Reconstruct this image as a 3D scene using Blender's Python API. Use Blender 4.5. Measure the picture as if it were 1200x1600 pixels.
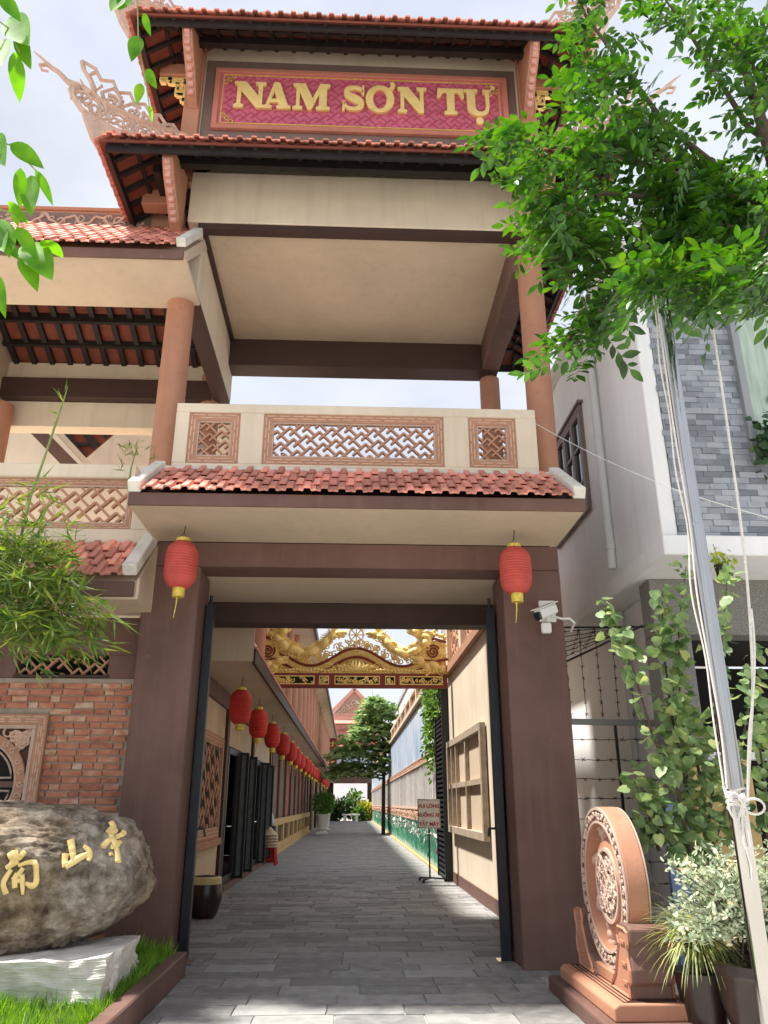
import bpy, bmesh, math, random
import numpy as np
from mathutils import Vector, Matrix, noise as mnoise
from mathutils.bvhtree import BVHTree
for o in list(bpy.data.objects): bpy.data.objects.remove(o)
SC = bpy.context.scene
COL = SC.collection
PI = math.pi
# ------------------------------------------------------------------ camera
FPX, PITCH, YAW, EYE = 1215.0, math.radians(20.6), math.radians(2.35), Vector((0, 0, 1.55))
cd = bpy.data.cameras.new('camera'); cam = bpy.data.objects.new('camera', cd); COL.objects.link(cam)
cd.sensor_fit = 'VERTICAL'; cd.sensor_height = 36; cd.lens = FPX / 1600 * 36
cd.clip_start = .05; cd.clip_end = 2000
cam.location = EYE; cam.rotation_euler = (PI / 2 + PITCH, 0, -YAW)
SC.camera = cam
SC.render.resolution_x, SC.render.resolution_y = 768, 1024
# ------------------------------------------------------------------ sky
SUN = Vector((-.385, .05, .92)).normalized()
w = bpy.data.worlds.new('World'); SC.world = w; w.use_nodes = True
nt = w.node_tree; N = nt.nodes; L = nt.links
for n in list(N): N.remove(n)
out = N.new('ShaderNodeOutputWorld'); bg = N.new('ShaderNodeBackground'); bg.inputs['Strength'].default_value = .12
sky = N.new('ShaderNodeTexSky'); sky.sky_type = 'NISHITA'; sky.sun_disc = False
sky.sun_elevation = math.asin(SUN.z); sky.sun_rotation = math.atan2(SUN.x, SUN.y); sky.dust_density = 2.5; sky.air_density = 1.0
tc = N.new('ShaderNodeTexCoord'); mp = N.new('ShaderNodeMapping'); mp.inputs['Scale'].default_value = (1.2, 1.2, 2.4)
mp.inputs['Location'].default_value = (.4, .2, .1)
nz = N.new('ShaderNodeTexNoise'); nz.inputs['Scale'].default_value = 1.6; nz.inputs['Detail'].default_value = 7; nz.inputs['Roughness'].default_value = .55
rp = N.new('ShaderNodeValToRGB'); rp.color_ramp.elements[0].position = .30; rp.color_ramp.elements[1].position = .62
rp.color_ramp.elements[0].color = (.62, .62, .62, 1); rp.color_ramp.elements[1].color = (.97, .97, .97, 1)
nz2 = N.new('ShaderNodeTexNoise'); nz2.inputs['Scale'].default_value = 2.6; nz2.inputs['Detail'].default_value = 5
cr = N.new('ShaderNodeValToRGB'); cr.color_ramp.elements[0].position = .3; cr.color_ramp.elements[1].position = .7
cr.color_ramp.elements[0].color = (2.75, 2.9, 3.3, 1); cr.color_ramp.elements[1].color = (4.0, 4.12, 4.4, 1)
mx = N.new('ShaderNodeMix'); mx.data_type = 'RGBA'
L.new(tc.outputs['Generated'], mp.inputs['Vector']); L.new(mp.outputs[0], nz.inputs['Vector']); L.new(mp.outputs[0], nz2.inputs['Vector'])
L.new(nz.outputs['Fac'], rp.inputs[0]); L.new(nz2.outputs['Fac'], cr.inputs[0])
L.new(rp.outputs[0], mx.inputs['Factor']); L.new(sky.outputs[0], mx.inputs['A']); L.new(cr.outputs[0], mx.inputs['B'])
L.new(mx.outputs['Result'], bg.inputs['Color']); L.new(bg.outputs[0], out.inputs['Surface'])
# ------------------------------------------------------------------ sun
sd = bpy.data.lights.new('sun', 'SUN'); sd.energy = 4.2; sd.angle = math.radians(3.5); sd.color = (1, .95, .87)
so = bpy.data.objects.new('sun', sd); COL.objects.link(so); so.rotation_euler = SUN.to_track_quat('Z', 'Y').to_euler(); so.location = (0, 0, 40)
vs = SC.view_settings; vs.view_transform = 'Standard'; vs.look = 'None'; vs.gamma = 1; vs.exposure = 1.15
SC.render.engine = 'CYCLES'
# ------------------------------------------------------------------ helpers
_fh = Vector((math.sin(YAW), math.cos(YAW), 0)); _r = Vector((math.cos(YAW), -math.sin(YAW), 0)); _z = Vector((0, 0, 1))
_f = _fh * math.cos(PITCH) + _z * math.sin(PITCH); _u = -_fh * math.sin(PITCH) + _z * math.cos(PITCH)
def _ray(x, y): return _f + _r * ((x - 600) / FPX) - _u * ((y - 800) / FPX)
def at(x, y, Y):
    d = _ray(x, y); return EYE + d * (Y / d.y)
def at_plane(x, y, p, n):
    d = _ray(x, y); return EYE + d * ((p - EYE).dot(n) / d.dot(n))
def V(*a): return Vector(a)

class MB:
    def __init__(s): s.v = []; s.f = []
    def add(s, vs, fs):
        k = len(s.v); s.v += [tuple(p) for p in vs]; s.f += [tuple(i + k for i in f) for f in fs]; return s
    def box(s, x0, x1, y0, y1, z0, z1):
        return s.add([(x0,y0,z0),(x1,y0,z0),(x1,y1,z0),(x0,y1,z0),(x0,y0,z1),(x1,y0,z1),(x1,y1,z1),(x0,y1,z1)],
                     [(0,3,2,1),(4,5,6,7),(0,1,5,4),(1,2,6,5),(2,3,7,6),(3,0,4,7)])
    def bar(s, p, q, w, h, up=V(0, 0, 1)):
        p = Vector(p); q = Vector(q); d = (q - p).normalized(); sd = d.cross(up)
        if sd.length < 1e-4: sd = d.cross(V(1, 0, 0))
        sd.normalize(); u = sd.cross(d).normalized(); a = sd * (w / 2); b = u * (h / 2)
        return s.add([p-a-b, p+a-b, p+a+b, p-a+b, q-a-b, q+a-b, q+a+b, q-a+b],
                     [(0,3,2,1)[::-1],(4,5,6,7)[::-1],(0,1,5,4)[::-1],(1,2,6,5)[::-1],(2,3,7,6)[::-1],(3,0,4,7)[::-1]])
    def prism(s, poly, o, ux, uy, dep):
        o = Vector(o); ux = Vector(ux); uy = Vector(uy); dep = Vector(dep); n = len(poly)
        a = [o + ux * x + uy * y for x, y in poly]; b = [p + dep for p in a]
        return s.add(a + b, [tuple(range(n))[::-1], tuple(range(n, 2 * n))] + [(i, (i+1) % n, n + (i+1) % n, n + i) for i in range(n)])
    def tube(s, pts, r, n=6, flat=1.0, up=None):
        pts = [Vector(p) for p in pts]; m = len(pts)
        if not hasattr(r, '__len__'): r = [r] * m
        vs = []; last = None
        for i, p in enumerate(pts):
            t = (pts[min(i+1, m-1)] - pts[max(i-1, 0)])
            if t.length < 1e-9: t = V(0, 0, 1)
            t.normalize()
            ref = up if up is not None else (last if last is not None else (V(0, 0, 1) if abs(t.z) < .9 else V(1, 0, 0)))
            a = ref - t * ref.dot(t)
            if a.length < 1e-5: a = t.orthogonal()
            a.normalize(); last = a; b = t.cross(a)
            for k in range(n):
                an = 2 * PI * k / n; vs.append(p + (a * (math.cos(an) * flat) + b * math.sin(an)) * r[i])
        fs = [(i*n+k, i*n+(k+1) % n, (i+1)*n+(k+1) % n, (i+1)*n+k) for i in range(m-1) for k in range(n)]
        fs += [tuple(range(n))[::-1], tuple(range((m-1)*n, m*n))]
        return s.add(vs, fs)
    def lathe(s, prof, c, n=24, ax=V(0, 0, 1), ex=None, cap=True):
        c = Vector(c); ax = Vector(ax).normalized(); a = (Vector(ex) if ex is not None else (V(1,0,0) if abs(ax.x) < .9 else V(0,1,0)))
        a = (a - ax * a.dot(ax)).normalized(); b = ax.cross(a); m = len(prof); vs = []
        for r, h in prof:
            for k in range(n):
                t = 2 * PI * k / n; vs.append(c + ax * h + (a * math.cos(t) + b * math.sin(t)) * r)
        fs = [(i*n+k, i*n+(k+1) % n, (i+1)*n+(k+1) % n, (i+1)*n+k) for i in range(m-1) for k in range(n)]
        if cap: fs += [tuple(range(n))[::-1], tuple(range((m-1)*n, m*n))]
        return s.add(vs, fs)
    def blob(s, c, rx, ry, rz, n=8, m=6):
        vs = []; fs = []; c = Vector(c)
        for i in range(m + 1):
            t = PI * i / m
            for k in range(n):
                a = 2 * PI * k / n; vs.append(c + V(rx * math.sin(t) * math.cos(a), ry * math.sin(t) * math.sin(a), rz * math.cos(t)))
        for i in range(m):
            for k in range(n): fs.append((i*n+k, (i+1)*n+k, (i+1)*n+(k+1) % n, i*n+(k+1) % n))
        return s.add(vs, fs)

WL = {}
def mesh_of(name, mb):
    me = bpy.data.meshes.new(name); me.from_pydata(mb.v, [], mb.f); me.update(); return me
def thing(name, label, cat, loc=(0, 0, 0), group=None):
    o = bpy.data.objects.new(name, None); COL.objects.link(o); o.location = loc; o.empty_display_size = .2
    WL[o.name] = Vector(loc); o['label'] = label; o['category'] = cat
    if group: o['group'] = group
    return o
def tag(o, label, cat, group=None):
    o['label'] = label; o['category'] = cat
    if group: o['group'] = group
    return o
def mk(name, mb, mat, parent=None, smooth=None, bevel=0, kind=None, label=None, seg=1):
    vs = np.array(mb.v, dtype=np.float64).reshape(-1, 3)
    lo = vs.min(0); hi = vs.max(0); org = Vector(((lo[0]+hi[0])/2, (lo[1]+hi[1])/2, lo[2]))
    me = bpy.data.meshes.new(name); me.from_pydata((vs - np.array(org)).tolist(), [], mb.f); me.update()
    if mat is not None: me.materials.append(mat)
    if smooth is not None:
        me.polygons.foreach_set('use_smooth', [True] * len(me.polygons))
        if smooth < 3: me.set_sharp_from_angle(angle=smooth)
    o = bpy.data.objects.new(name, me); COL.objects.link(o)
    if parent is not None: o.parent = parent; o.location = org - WL[parent.name]
    else: o.location = org
    WL[o.name] = org
    if bevel:
        b = o.modifiers.new('bevel', 'BEVEL'); b.width = bevel; b.segments = seg; b.limit_method = 'ANGLE'; b.angle_limit = .7
    if kind: o['kind'] = kind
    if label: o['label'] = label
    return o
def inst(name, me, parent, loc, rot=(0, 0, 0), scale=(1, 1, 1)):
    o = bpy.data.objects.new(name, me); COL.objects.link(o); o.parent = parent
    base = WL[parent.name] if parent is not None else V(0, 0, 0)
    o.location = Vector(loc) - base; o.rotation_euler = rot; o.scale = scale; WL[o.name] = Vector(loc)
    return o
def copy_tree(src, loc, label=None):
    def rec(o, par):
        c = o.copy(); COL.objects.link(c); c.parent = par
        WL[c.name] = Vector((0, 0, 0))
        for ch in list(o.children): rec(ch, c)
        return c
    r = rec(src, None); r.location = loc; WL[r.name] = Vector(loc)
    if label: r['label'] = label
    return r
# ------------------------------------------------------------------ materials
def nodes(name):
    m = bpy.data.materials.new(name); m.use_nodes = True; t = m.node_tree
    for n in list(t.nodes): t.nodes.remove(n)
    o = t.nodes.new('ShaderNodeOutputMaterial'); b = t.nodes.new('ShaderNodeBsdfPrincipled'); t.links.new(b.outputs[0], o.inputs[0])
    return m, t, b, o
def ramp(t, els):
    r = t.nodes.new('ShaderNodeValToRGB'); e = r.color_ramp.elements
    while len(e) < len(els): e.new(.5)
    for i, (p, c) in enumerate(els): e[i].position = p; e[i].color = (*c, 1)
    return r
def mat(name, col, rough=.75, var=.12, scale=2.5, bump=.12, bscale=60, metal=0, spec=.35, rnd=0, streak=0, dirt=None, cols=None, stretch=(1, 1, 1), chips=None):
    m, t, b, o = nodes(name); n = t.nodes; l = t.links
    g = n.new('ShaderNodeNewGeometry'); mp = n.new('ShaderNodeMapping'); mp.inputs['Scale'].default_value = stretch
    l.new(g.outputs['Position'], mp.inputs['Vector'])
    z = n.new('ShaderNodeTexNoise'); z.inputs['Scale'].default_value = scale; z.inputs['Detail'].default_value = 6; z.inputs['Roughness'].default_value = .6
    l.new(mp.outputs[0], z.inputs['Vector'])
    if cols: r = ramp(t, cols)
    else:
        lo = [max(0, c * (1 - var)) for c in col]; hi = [min(1, c * (1 + var)) for c in col]
        r = ramp(t, [(.3, lo), (.7, hi)])
    fac = z.outputs['Fac']
    if rnd:
        oi = n.new('ShaderNodeObjectInfo'); mm = n.new('ShaderNodeMath'); mm.operation = 'MULTIPLY_ADD'; mm.inputs[1].default_value = rnd; mm.inputs[2].default_value = -rnd / 2
        l.new(oi.outputs['Random'], mm.inputs[0]); ad = n.new('ShaderNodeMath'); ad.operation = 'ADD'; l.new(fac, ad.inputs[0]); l.new(mm.outputs[0], ad.inputs[1]); fac = ad.outputs[0]
    l.new(fac, r.inputs[0]); colr = r.outputs[0]
    if streak:
        mp2 = n.new('ShaderNodeMapping'); mp2.inputs['Scale'].default_value = (3.5, 3.5, .22); l.new(g.outputs['Position'], mp2.inputs['Vector'])
        z2 = n.new('ShaderNodeTexNoise'); z2.inputs['Scale'].default_value = 2.2; z2.inputs['Detail'].default_value = 5; l.new(mp2.outputs[0], z2.inputs['Vector'])
        r2 = ramp(t, [(.5, (0, 0, 0)), (.78, (streak,) * 3)]); l.new(z2.outputs['Fac'], r2.inputs[0])
        mx = n.new('ShaderNodeMix'); mx.data_type = 'RGBA'; l.new(r2.outputs[0], mx.inputs['Factor']); l.new(colr, mx.inputs['A'])
        mx.inputs['B'].default_value = (*(dirt or [c * .45 for c in col]), 1); colr = mx.outputs['Result']
    if chips:
        cc, th, sc_, amt = chips
        z4 = n.new('ShaderNodeTexNoise'); z4.inputs['Scale'].default_value = sc_; z4.inputs['Detail'].default_value = 8; z4.inputs['Roughness'].default_value = .7; l.new(g.outputs['Position'], z4.inputs['Vector'])
        r4 = ramp(t, [(th, (0, 0, 0)), (th + .06, (amt,) * 3)]); l.new(z4.outputs['Fac'], r4.inputs[0])
        m4 = n.new('ShaderNodeMix'); m4.data_type = 'RGBA'; l.new(r4.outputs[0], m4.inputs['Factor']); l.new(colr, m4.inputs['A']); m4.inputs['B'].default_value = (*cc, 1); colr = m4.outputs['Result']
    l.new(colr, b.inputs['Base Color'])
    b.inputs['Roughness'].default_value = rough; b.inputs['Metallic'].default_value = metal; b.inputs['Specular IOR Level'].default_value = spec
    if bump:
        z3 = n.new('ShaderNodeTexNoise'); z3.inputs['Scale'].default_value = bscale; z3.inputs['Detail'].default_value = 4; l.new(mp.outputs[0], z3.inputs['Vector'])
        bp = n.new('ShaderNodeBump'); bp.inputs['Strength'].default_value = bump; bp.inputs['Distance'].default_value = .01
        l.new(z3.outputs['Fac'], bp.inputs['Height']); l.new(bp.outputs[0], b.inputs['Normal'])
    return m
def leafmat(name, c1, c2, trans=.35, rough=.4, spec=.5):
    m, t, b, o = nodes(name); n = t.nodes; l = t.links
    g = n.new('ShaderNodeNewGeometry'); z = n.new('ShaderNodeTexNoise'); z.inputs['Scale'].default_value = 9; z.inputs['Detail'].default_value = 2
    l.new(g.outputs['Position'], z.inputs['Vector'])
    ad = n.new('ShaderNodeMath'); ad.operation = 'MULTIPLY_ADD'; ad.inputs[1].default_value = .35; l.new(g.outputs['Random Per Island'], ad.inputs[0])
    l.new(z.outputs['Fac'], ad.inputs[2])
    r = ramp(t, [(.4, c1), (.80, c2), (.93, tuple(min(.9, c*k) for c, k in zip(c2, (1.5, 1.15, 1.05))))]); l.new(ad.outputs[0], r.inputs[0]); l.new(r.outputs[0], b.inputs['Base Color'])
    b.inputs['Roughness'].default_value = rough; b.inputs['Specular IOR Level'].default_value = spec
    tr = n.new('ShaderNodeBsdfTranslucent'); hs = n.new('ShaderNodeHueSaturation'); hs.inputs['Value'].default_value = 1.7; hs.inputs['Saturation'].default_value = 1.15; hs.inputs['Hue'].default_value = .485
    l.new(r.outputs[0], hs.inputs['Color']); l.new(hs.outputs[0], tr.inputs['Color'])
    ms = n.new('ShaderNodeMixShader'); ms.inputs[0].default_value = trans; l.new(b.outputs[0], ms.inputs[1]); l.new(tr.outputs[0], ms.inputs[2]); l.new(ms.outputs[0], o.inputs[0])
    return m
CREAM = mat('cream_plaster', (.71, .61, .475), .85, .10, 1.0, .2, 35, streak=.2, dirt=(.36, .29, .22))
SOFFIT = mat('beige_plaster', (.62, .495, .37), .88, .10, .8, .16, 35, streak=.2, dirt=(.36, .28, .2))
WHITE = mat('white_coping', (.72, .69, .62), .8, .12, 5, .2, 60, streak=.35, dirt=(.35, .32, .28))
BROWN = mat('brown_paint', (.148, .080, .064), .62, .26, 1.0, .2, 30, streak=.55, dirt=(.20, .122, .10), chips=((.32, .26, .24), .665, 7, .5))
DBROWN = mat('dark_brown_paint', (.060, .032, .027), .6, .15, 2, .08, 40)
BLACKW = mat('black_timber', (.020, .015, .014), .6, .3, 6, .2, 40)
ORANGE = mat('terracotta_paint', (.46, .222, .138), .68, .10, 2, .16, 40, streak=.28, dirt=(.32, .155, .10), chips=((.27, .14, .10), .60, 4.5, .4))
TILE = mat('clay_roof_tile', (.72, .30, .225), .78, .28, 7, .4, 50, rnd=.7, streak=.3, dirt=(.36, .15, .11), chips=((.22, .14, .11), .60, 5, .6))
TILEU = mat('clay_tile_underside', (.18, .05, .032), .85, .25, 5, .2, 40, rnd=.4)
FRET = mat('terracotta_fretwork', (.46, .245, .155), .8, .12, 5, .2, 60)
FRETL = mat('pale_terracotta', (.62, .42, .32), .8, .12, 6, .2, 60)
PALE = mat('pale_carved_plaster', (.53, .385, .305), .8, .15, 9, .25, 70)
PINK = mat('magenta_sign_ground', (.56, .135, .205), .55, .14, 4, .08, 60)
PINKD = mat('magenta_sign_relief', (.45, .078, .135), .55, .14, 4, .08, 60)
GOLD = mat('gold_paint', (.92, .68, .27), .42, .12, 6, .15, 50, metal=.12, spec=.5)
PINKC = mat('pink_carving', (.62, .33, .28), .7, .2, 20)
GOLDY = mat('gold_lacquer', (.95, .69, .24), .45, .14, 12, .25, 60, metal=.10, spec=.5)
REDL = mat('red_lacquer', (.23, .045, .03), .5, .15, 4, .08, 40)
LANT = mat('red_lantern_cloth', (.60, .045, .035), .6, .12, 6, .12, 90)
GOLDP = mat('gold_foil_paper', (.72, .55, .10), .45, .3, 30, .2, 60, metal=.3)
WIRE = mat('dark_wire', (.03, .028, .026), .5, .2, 10, 0, 10, metal=.4)
STEEL = mat('stainless_steel', (.52, .51, .49), .09, .06, 3, .02, 20, metal=1)
ROPE = mat('white_rope', (.70, .67, .62), .9, .15, 60, .4, 200)
BLUEG = mat('gate_steel_paint', (.016, .020, .026), .42, .25, 8, .05, 40, metal=.2, spec=.5)
BRICK = mat('handmade_brick', (.42, .15, .08), .9, .2, 7, .5, 60, rnd=.35,
            cols=[(.22, (.30, .115, .08)), (.42, (.48, .19, .115)), (.56, (.54, .245, .155)), (.66, (.58, .37, .265)), (.80, (.62, .51, .40))], stretch=(1, 1, 2.2))
MORTAR = mat('mortar', (.40, .34, .28), .95, .18, 12, .4, 90)
SLATE = mat('paving_slate', (.255, .252, .246), .62, .30, 6, .55, 26, rnd=.5, spec=.45, chips=((.36, .35, .33), .62, 6, .5))
GROUT = mat('paving_grout', (.37, .355, .33), .95, .25, 9, .3, 60)
CONC = mat('street_concrete', (.46, .44, .40), .9, .18, 1.3, .35, 45, streak=0)
HWHITE = mat('house_white_paint', (.86, .86, .87), .8, .05, .8, .08, 40, streak=.16, dirt=(.48, .47, .45))
HGREY = mat('house_grey_paint', (.45, .45, .44), .85, .08, 1.5, .1, 40, streak=.3, dirt=(.25, .25, .24))
BTILE = mat('blue_grey_stone_tile', (.30, .33, .38), .55, .2, 5, .15, 40, rnd=.9,
            cols=[(.1, (.19, .205, .235)), (.45, (.29, .315, .36)), (.9, (.40, .43, .475))])
GRAN = mat('speckled_granite', (.20, .195, .18), .5, .45, 60, .05, 80)
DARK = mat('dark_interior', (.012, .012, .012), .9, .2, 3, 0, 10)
PVC = mat('pvc_pipe', (.66, .66, .64), .45, .06, 4, .03, 30, streak=.2, dirt=(.4, .4, .38))
ROCK = None
MARB = mat('white_marble', (.68, .64, .58), .7, .16, 5, .5, 22, streak=.35, dirt=(.40, .34, .27))
SOIL = mat('bed_soil', (.06, .045, .03), .95, .3, 8, .5, 40)
CERA = mat('brown_glazed_urn', (.030, .016, .014), .3, .3, 4, .06, 30, spec=.6)
CREAMY = mat('cream_glaze', (.62, .52, .27), .5, .12, 6, .05, 30)
BARK = mat('bark', (.10, .075, .055), .9, .3, 14, .5, 50)
STEMG = mat('green_stem', (.22, .27, .09), .6, .2, 8, .1, 40)
WHITEP = mat('white_paint', (.78, .77, .74), .5, .05, 5, .05, 40)
REDP = mat('red_plastic', (.45, .02, .02), .4, .1, 5, 0, 20)
GLASS = mat('dark_glass', (.02, .025, .028), .06, .1, 2, 0, 20, spec=.8)
L_TREE = leafmat('tree_leaves', (.012, .055, .010), (.065, .185, .022), .32, .33)
L_NEAR = leafmat('ficus_leaves', (.03, .14, .012), (.12, .33, .02), .45, .6, .22)
L_BAMB = leafmat('bamboo_leaves', (.045, .115, .022), (.19, .28, .05), .35, .5)
L_IVY = leafmat('heart_leaves', (.05, .12, .03), (.27, .38, .15), .25, .5)
L_SILV = leafmat('silvery_leaves', (.22, .30, .18), (.55, .62, .45), .25, .6)
L_GRASSY = leafmat('grassy_leaves', (.10, .16, .04), (.42, .48, .18), .3, .55)
L_GRASS = leafmat('lawn_blades', (.05, .16, .012), (.20, .40, .05), .35, .6)
L_FAR = leafmat('far_tree_leaves', (.08, .18, .06), (.28, .40, .16), .3, .5)
# ------------------------------------------------------------------ generic shapes
def fret_segs(w, h, u, ang=PI/4, ph=(0.3, .7)):
    ca, sa = math.cos(ang), math.sin(ang); R = int((w + h) / u / 3) + 6; out = []
    def clip(p, q):
        dx = q[0]-p[0]; dy = q[1]-p[1]; a, b = 0., 1.
        for pp, qq in ((-dx, p[0]), (dx, w-p[0]), (-dy, p[1]), (dy, h-p[1])):
            if abs(pp) < 1e-9:
                if qq < 0: return None
            else:
                t = qq / pp
                if pp < 0: a = max(a, t)
                else: b = min(b, t)
        if b - a < 1e-3: return None
        return (p[0]+dx*a, p[1]+dy*a), (p[0]+dx*b, p[1]+dy*b)
    for i in range(-R, R):
        for j in range(-R, R):
            cx = (i*2 - j*4 + ph[0]) * u; cy = (i*4 + j*2 + ph[1]) * u
            if abs(cx) + abs(cy) > 3 * (w + h) + 20*u: continue
            for k, (a, b) in enumerate((((0, -4), (0, 2)), ((4, 0), (-2, 0)))):
                P = [(cx + a[0]*u, cy + a[1]*u), (cx + b[0]*u, cy + b[1]*u)]
                P = [(w/2 + x*ca - y*sa, h/2 + x*sa + y*ca) for x, y in P]
                c = clip(*P)
                if c: out.append((k, *c))
    return out
def fret(mb, o, ux, uy, nrm, w, h, u, bw, dep, ph=(.3, .7)):
    """fretwork bars in the rectangle o + [0,w] ux + [0,h] uy; nrm points to the viewer"""
    o = Vector(o); ux = Vector(ux); uy = Vector(uy); nrm = Vector(nrm)
    for k, p, q in fret_segs(w, h, u, ph=ph):
        a = o + ux*p[0] + uy*p[1] + nrm * (.0025 * k); b = o + ux*q[0] + uy*q[1] + nrm * (.0025 * k)
        mb.bar(a, b, bw, dep, nrm)
def frame4(mb, o, ux, uy, nrm, w, h, t, dep):
    o = Vector(o); ux = Vector(ux); uy = Vector(uy); nrm = Vector(nrm)
    def bx(x0, x1, y0, y1): mb.prism([(x0, y0), (x1, y0), (x1, y1), (x0, y1)], o - nrm*dep/2, ux, uy, nrm*dep)
    bx(0, w, 0, t); bx(0, w, h-t, h); bx(0, t, t, h-t); bx(w-t, w, t, h-t)
def spiral(c, ux, uy, r, turns, a0, n=14, hand=1, r1=.12):
    c = Vector(c); ux = Vector(ux); uy = Vector(uy)
    P = []
    for i in range(n):
        t = i / (n-1); a = a0 + hand * turns * 2 * PI * t; rr = r * (1 - t * (1-r1)); P.append(c + ux * (rr * math.cos(a)) + uy * (rr * math.sin(a)))
    return P
def scrolls(mb, o, ux, uy, w, h, n, rmin, rmax, tr, seed, n_side=4, mask=None):
    rg = random.Random(seed); o = Vector(o); ux = Vector(ux); uy = Vector(uy)
    nrm = ux.cross(uy)
    for i in range(n):
        for _ in range(20):
            x = rg.uniform(rmax*.6, w-rmax*.6) if w > 1.2*rmax else w/2; y = rg.uniform(rmax*.5, h-rmax*.5) if h > rmax else h/2
            if mask is None or mask(x, y): break
        else: continue
        r = rg.uniform(rmin, rmax); P = spiral(o + ux*x + uy*y + nrm*rg.uniform(-.004, .008), ux, uy, r, rg.uniform(.8, 1.4), rg.uniform(0, 6.3), 11, rg.choice((-1, 1)), .15)
        mb.tube(P, [tr * (1.15 - .5 * k / 10) for k in range(11)], n_side)
TEMPL = {
 'ovate': ([(0,0,0),(-.17,.25,.03),(-.22,.5,.05),(0,.5,0),(.22,.5,.05),(.17,.25,.03),(0,1,-.05),(-.13,.8,.02),(.13,.8,.02)], [(0,3,2,1),(0,5,4,3),(2,3,6,7),(3,4,8,6)]),
 'narrow': ([(0,0,0),(-.052,.35,.02),(0,.4,0),(.052,.35,.02),(0,1,-.10)], [(0,2,1),(0,3,2),(1,2,4),(2,3,4)]),
 'blade': ([(-.03,0,0),(.03,0,0),(.022,.5,.02),(-.022,.5,.02),(0,1,-.12)], [(0,1,2,3),(3,2,4)]),
 'heart': ([(0,.08,0),(-.22,-.02,.05),(-.44,.18,.08),(-.36,.55,.05),(0,1,-.08),(.36,.55,.05),(.44,.18,.08),(.22,-.02,.05),(0,.5,0)], [(0,8,2,1),(2,8,3),(3,8,4),(4,8,5),(5,8,6),(6,8,0,7)]),
 'small': ([(0,0,0),(-.2,.5,.04),(.2,.5,.04),(0,1,-.03)], [(0,2,3,1)]),
}
def leaf_mesh(templ, P, A, S, size):
    """P positions, A axes, S rough side hints, size lengths -> (verts, faces)"""
    P = np.asarray(P, float); A = np.asarray(A, float); S = np.asarray(S, float); size = np.asarray(size, float).reshape(-1, 1)
    A = A / (np.linalg.norm(A, axis=1, keepdims=True) + 1e-9); S = S - A * (S * A).sum(1, keepdims=True); S = S / (np.linalg.norm(S, axis=1, keepdims=True) + 1e-9)
    Nn = np.cross(S, A); tv, tf = TEMPL[templ]; k = len(tv)
    out = np.empty((len(P), k, 3))
    for i, (x, y, z) in enumerate(tv): out[:, i] = P + size * (S * x + A * y + Nn * z)
    faces = [tuple(f[j] + n * k for j in range(len(f))) for n in range(len(P)) for f in tf]
    return out.reshape(-1, 3), faces
def leaves(name, templ, P, A, S, size, mt, parent=None, kind=None):
    v, f = leaf_mesh(templ, P, A, S, size); mb = MB(); mb.v = [tuple(p) for p in v.tolist()]; mb.f = f
    return mk(name, mb, mt, parent, smooth=3.2, kind=kind)
RNG = np.random.default_rng(5)
# ================================================================== GROUND
gm = MB(); gm.box(-300, 300, -60, 600, -.30, -.02)
street = mk('street', gm, CONC); street['kind'] = 'structure'
pm = MB(); pm.box(-2.5, 2.35, 4.2, 84, -.018, .002)
pave = mk('alley_pavement', pm, GROUT); pave['kind'] = 'structure'
rg = random.Random(3)
SLABS = []
row = 0; y = 4.3
while y < 83.5:
    dy = .345; x0, x1 = (-1.56, 1.83) if y < 8.3 else (-2.48, 2.32)
    x = x0 - rg.uniform(0, .65)
    while x < x1:
        wd = rg.choice((.62, .70, .70, .74)); a, b = max(x, x0), min(x + wd, x1)
        if b - a > .05: SLABS.append((a, b, y, y + dy))
        x += wd
    y += dy; row += 1
mesh_cache = {}
near = [s for s in SLABS if s[2] > 5.6][:300]; far = [s for s in SLABS if s[2] > 5.6][300:] + [s for s in SLABS if s[2] <= 5.6]
def slab_mesh(v):
    r2 = random.Random(v); mb = MB(); g = .007; nx, ny = 4, 3
    hs = [[.012 + r2.uniform(-.0035, .0035) for i in range(nx)] for j in range(ny)]
    vs = []; 
    for j in range(ny):
        for i in range(nx):
            ex = (r2.uniform(-.006, .006) if i in (0, nx-1) else 0); ey = (r2.uniform(-.005, .005) if j in (0, ny-1) else 0)
            vs.append((-.5 + i/(nx-1) + ex, -.5 + j/(ny-1) + ey * 2, hs[j][i]))
    fs = [(j*nx+i, j*nx+i+1, (j+1)*nx+i+1, (j+1)*nx+i) for j in range(ny-1) for i in range(nx-1)]
    ring = [i for i in range(nx)] + [j*nx+nx-1 for j in range(1, ny)] + [(ny-1)*nx+i for i in range(nx-2, -1, -1)] + [j*nx for j in range(ny-2, 0, -1)]
    k = len(vs); vs += [(vs[i][0]*1.006, vs[i][1]*1.01, 0) for i in ring]
    m = len(ring); fs += [(ring[i], k+i, k+(i+1) % m, ring[(i+1) % m]) for i in range(m)]
    mb.v = vs; mb.f = fs; me = mesh_of('paving_slab', mb); me.materials.append(SLATE); return me
SM = [slab_mesh(i) for i in range(8)]
for a, b, c, d in near:
    o = inst('paving_slab', rg.choice(SM), pave, ((a+b)/2, (c+d)/2, .0025), (rg.uniform(-.004, .004), rg.uniform(-.003, .003), 0), (b-a-.014, d-c-.014, 1))
fm = MB()
for a, b, c, d in far:
    z = .012 + rg.uniform(-.004, .005); g = .008
    fm.add([(a+g, c+g, z), (b-g, c+g, z+rg.uniform(-.003, .003)), (b-g, d-g, z+rg.uniform(-.003, .003)), (a+g, d-g, z), (a+g, c+g, 0.003), (b-g, c+g, .003)], [(0, 1, 2, 3), (4, 5, 1, 0)])
mk('paving_slab_field', fm, SLATE, pave, kind='stuff')

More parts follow.
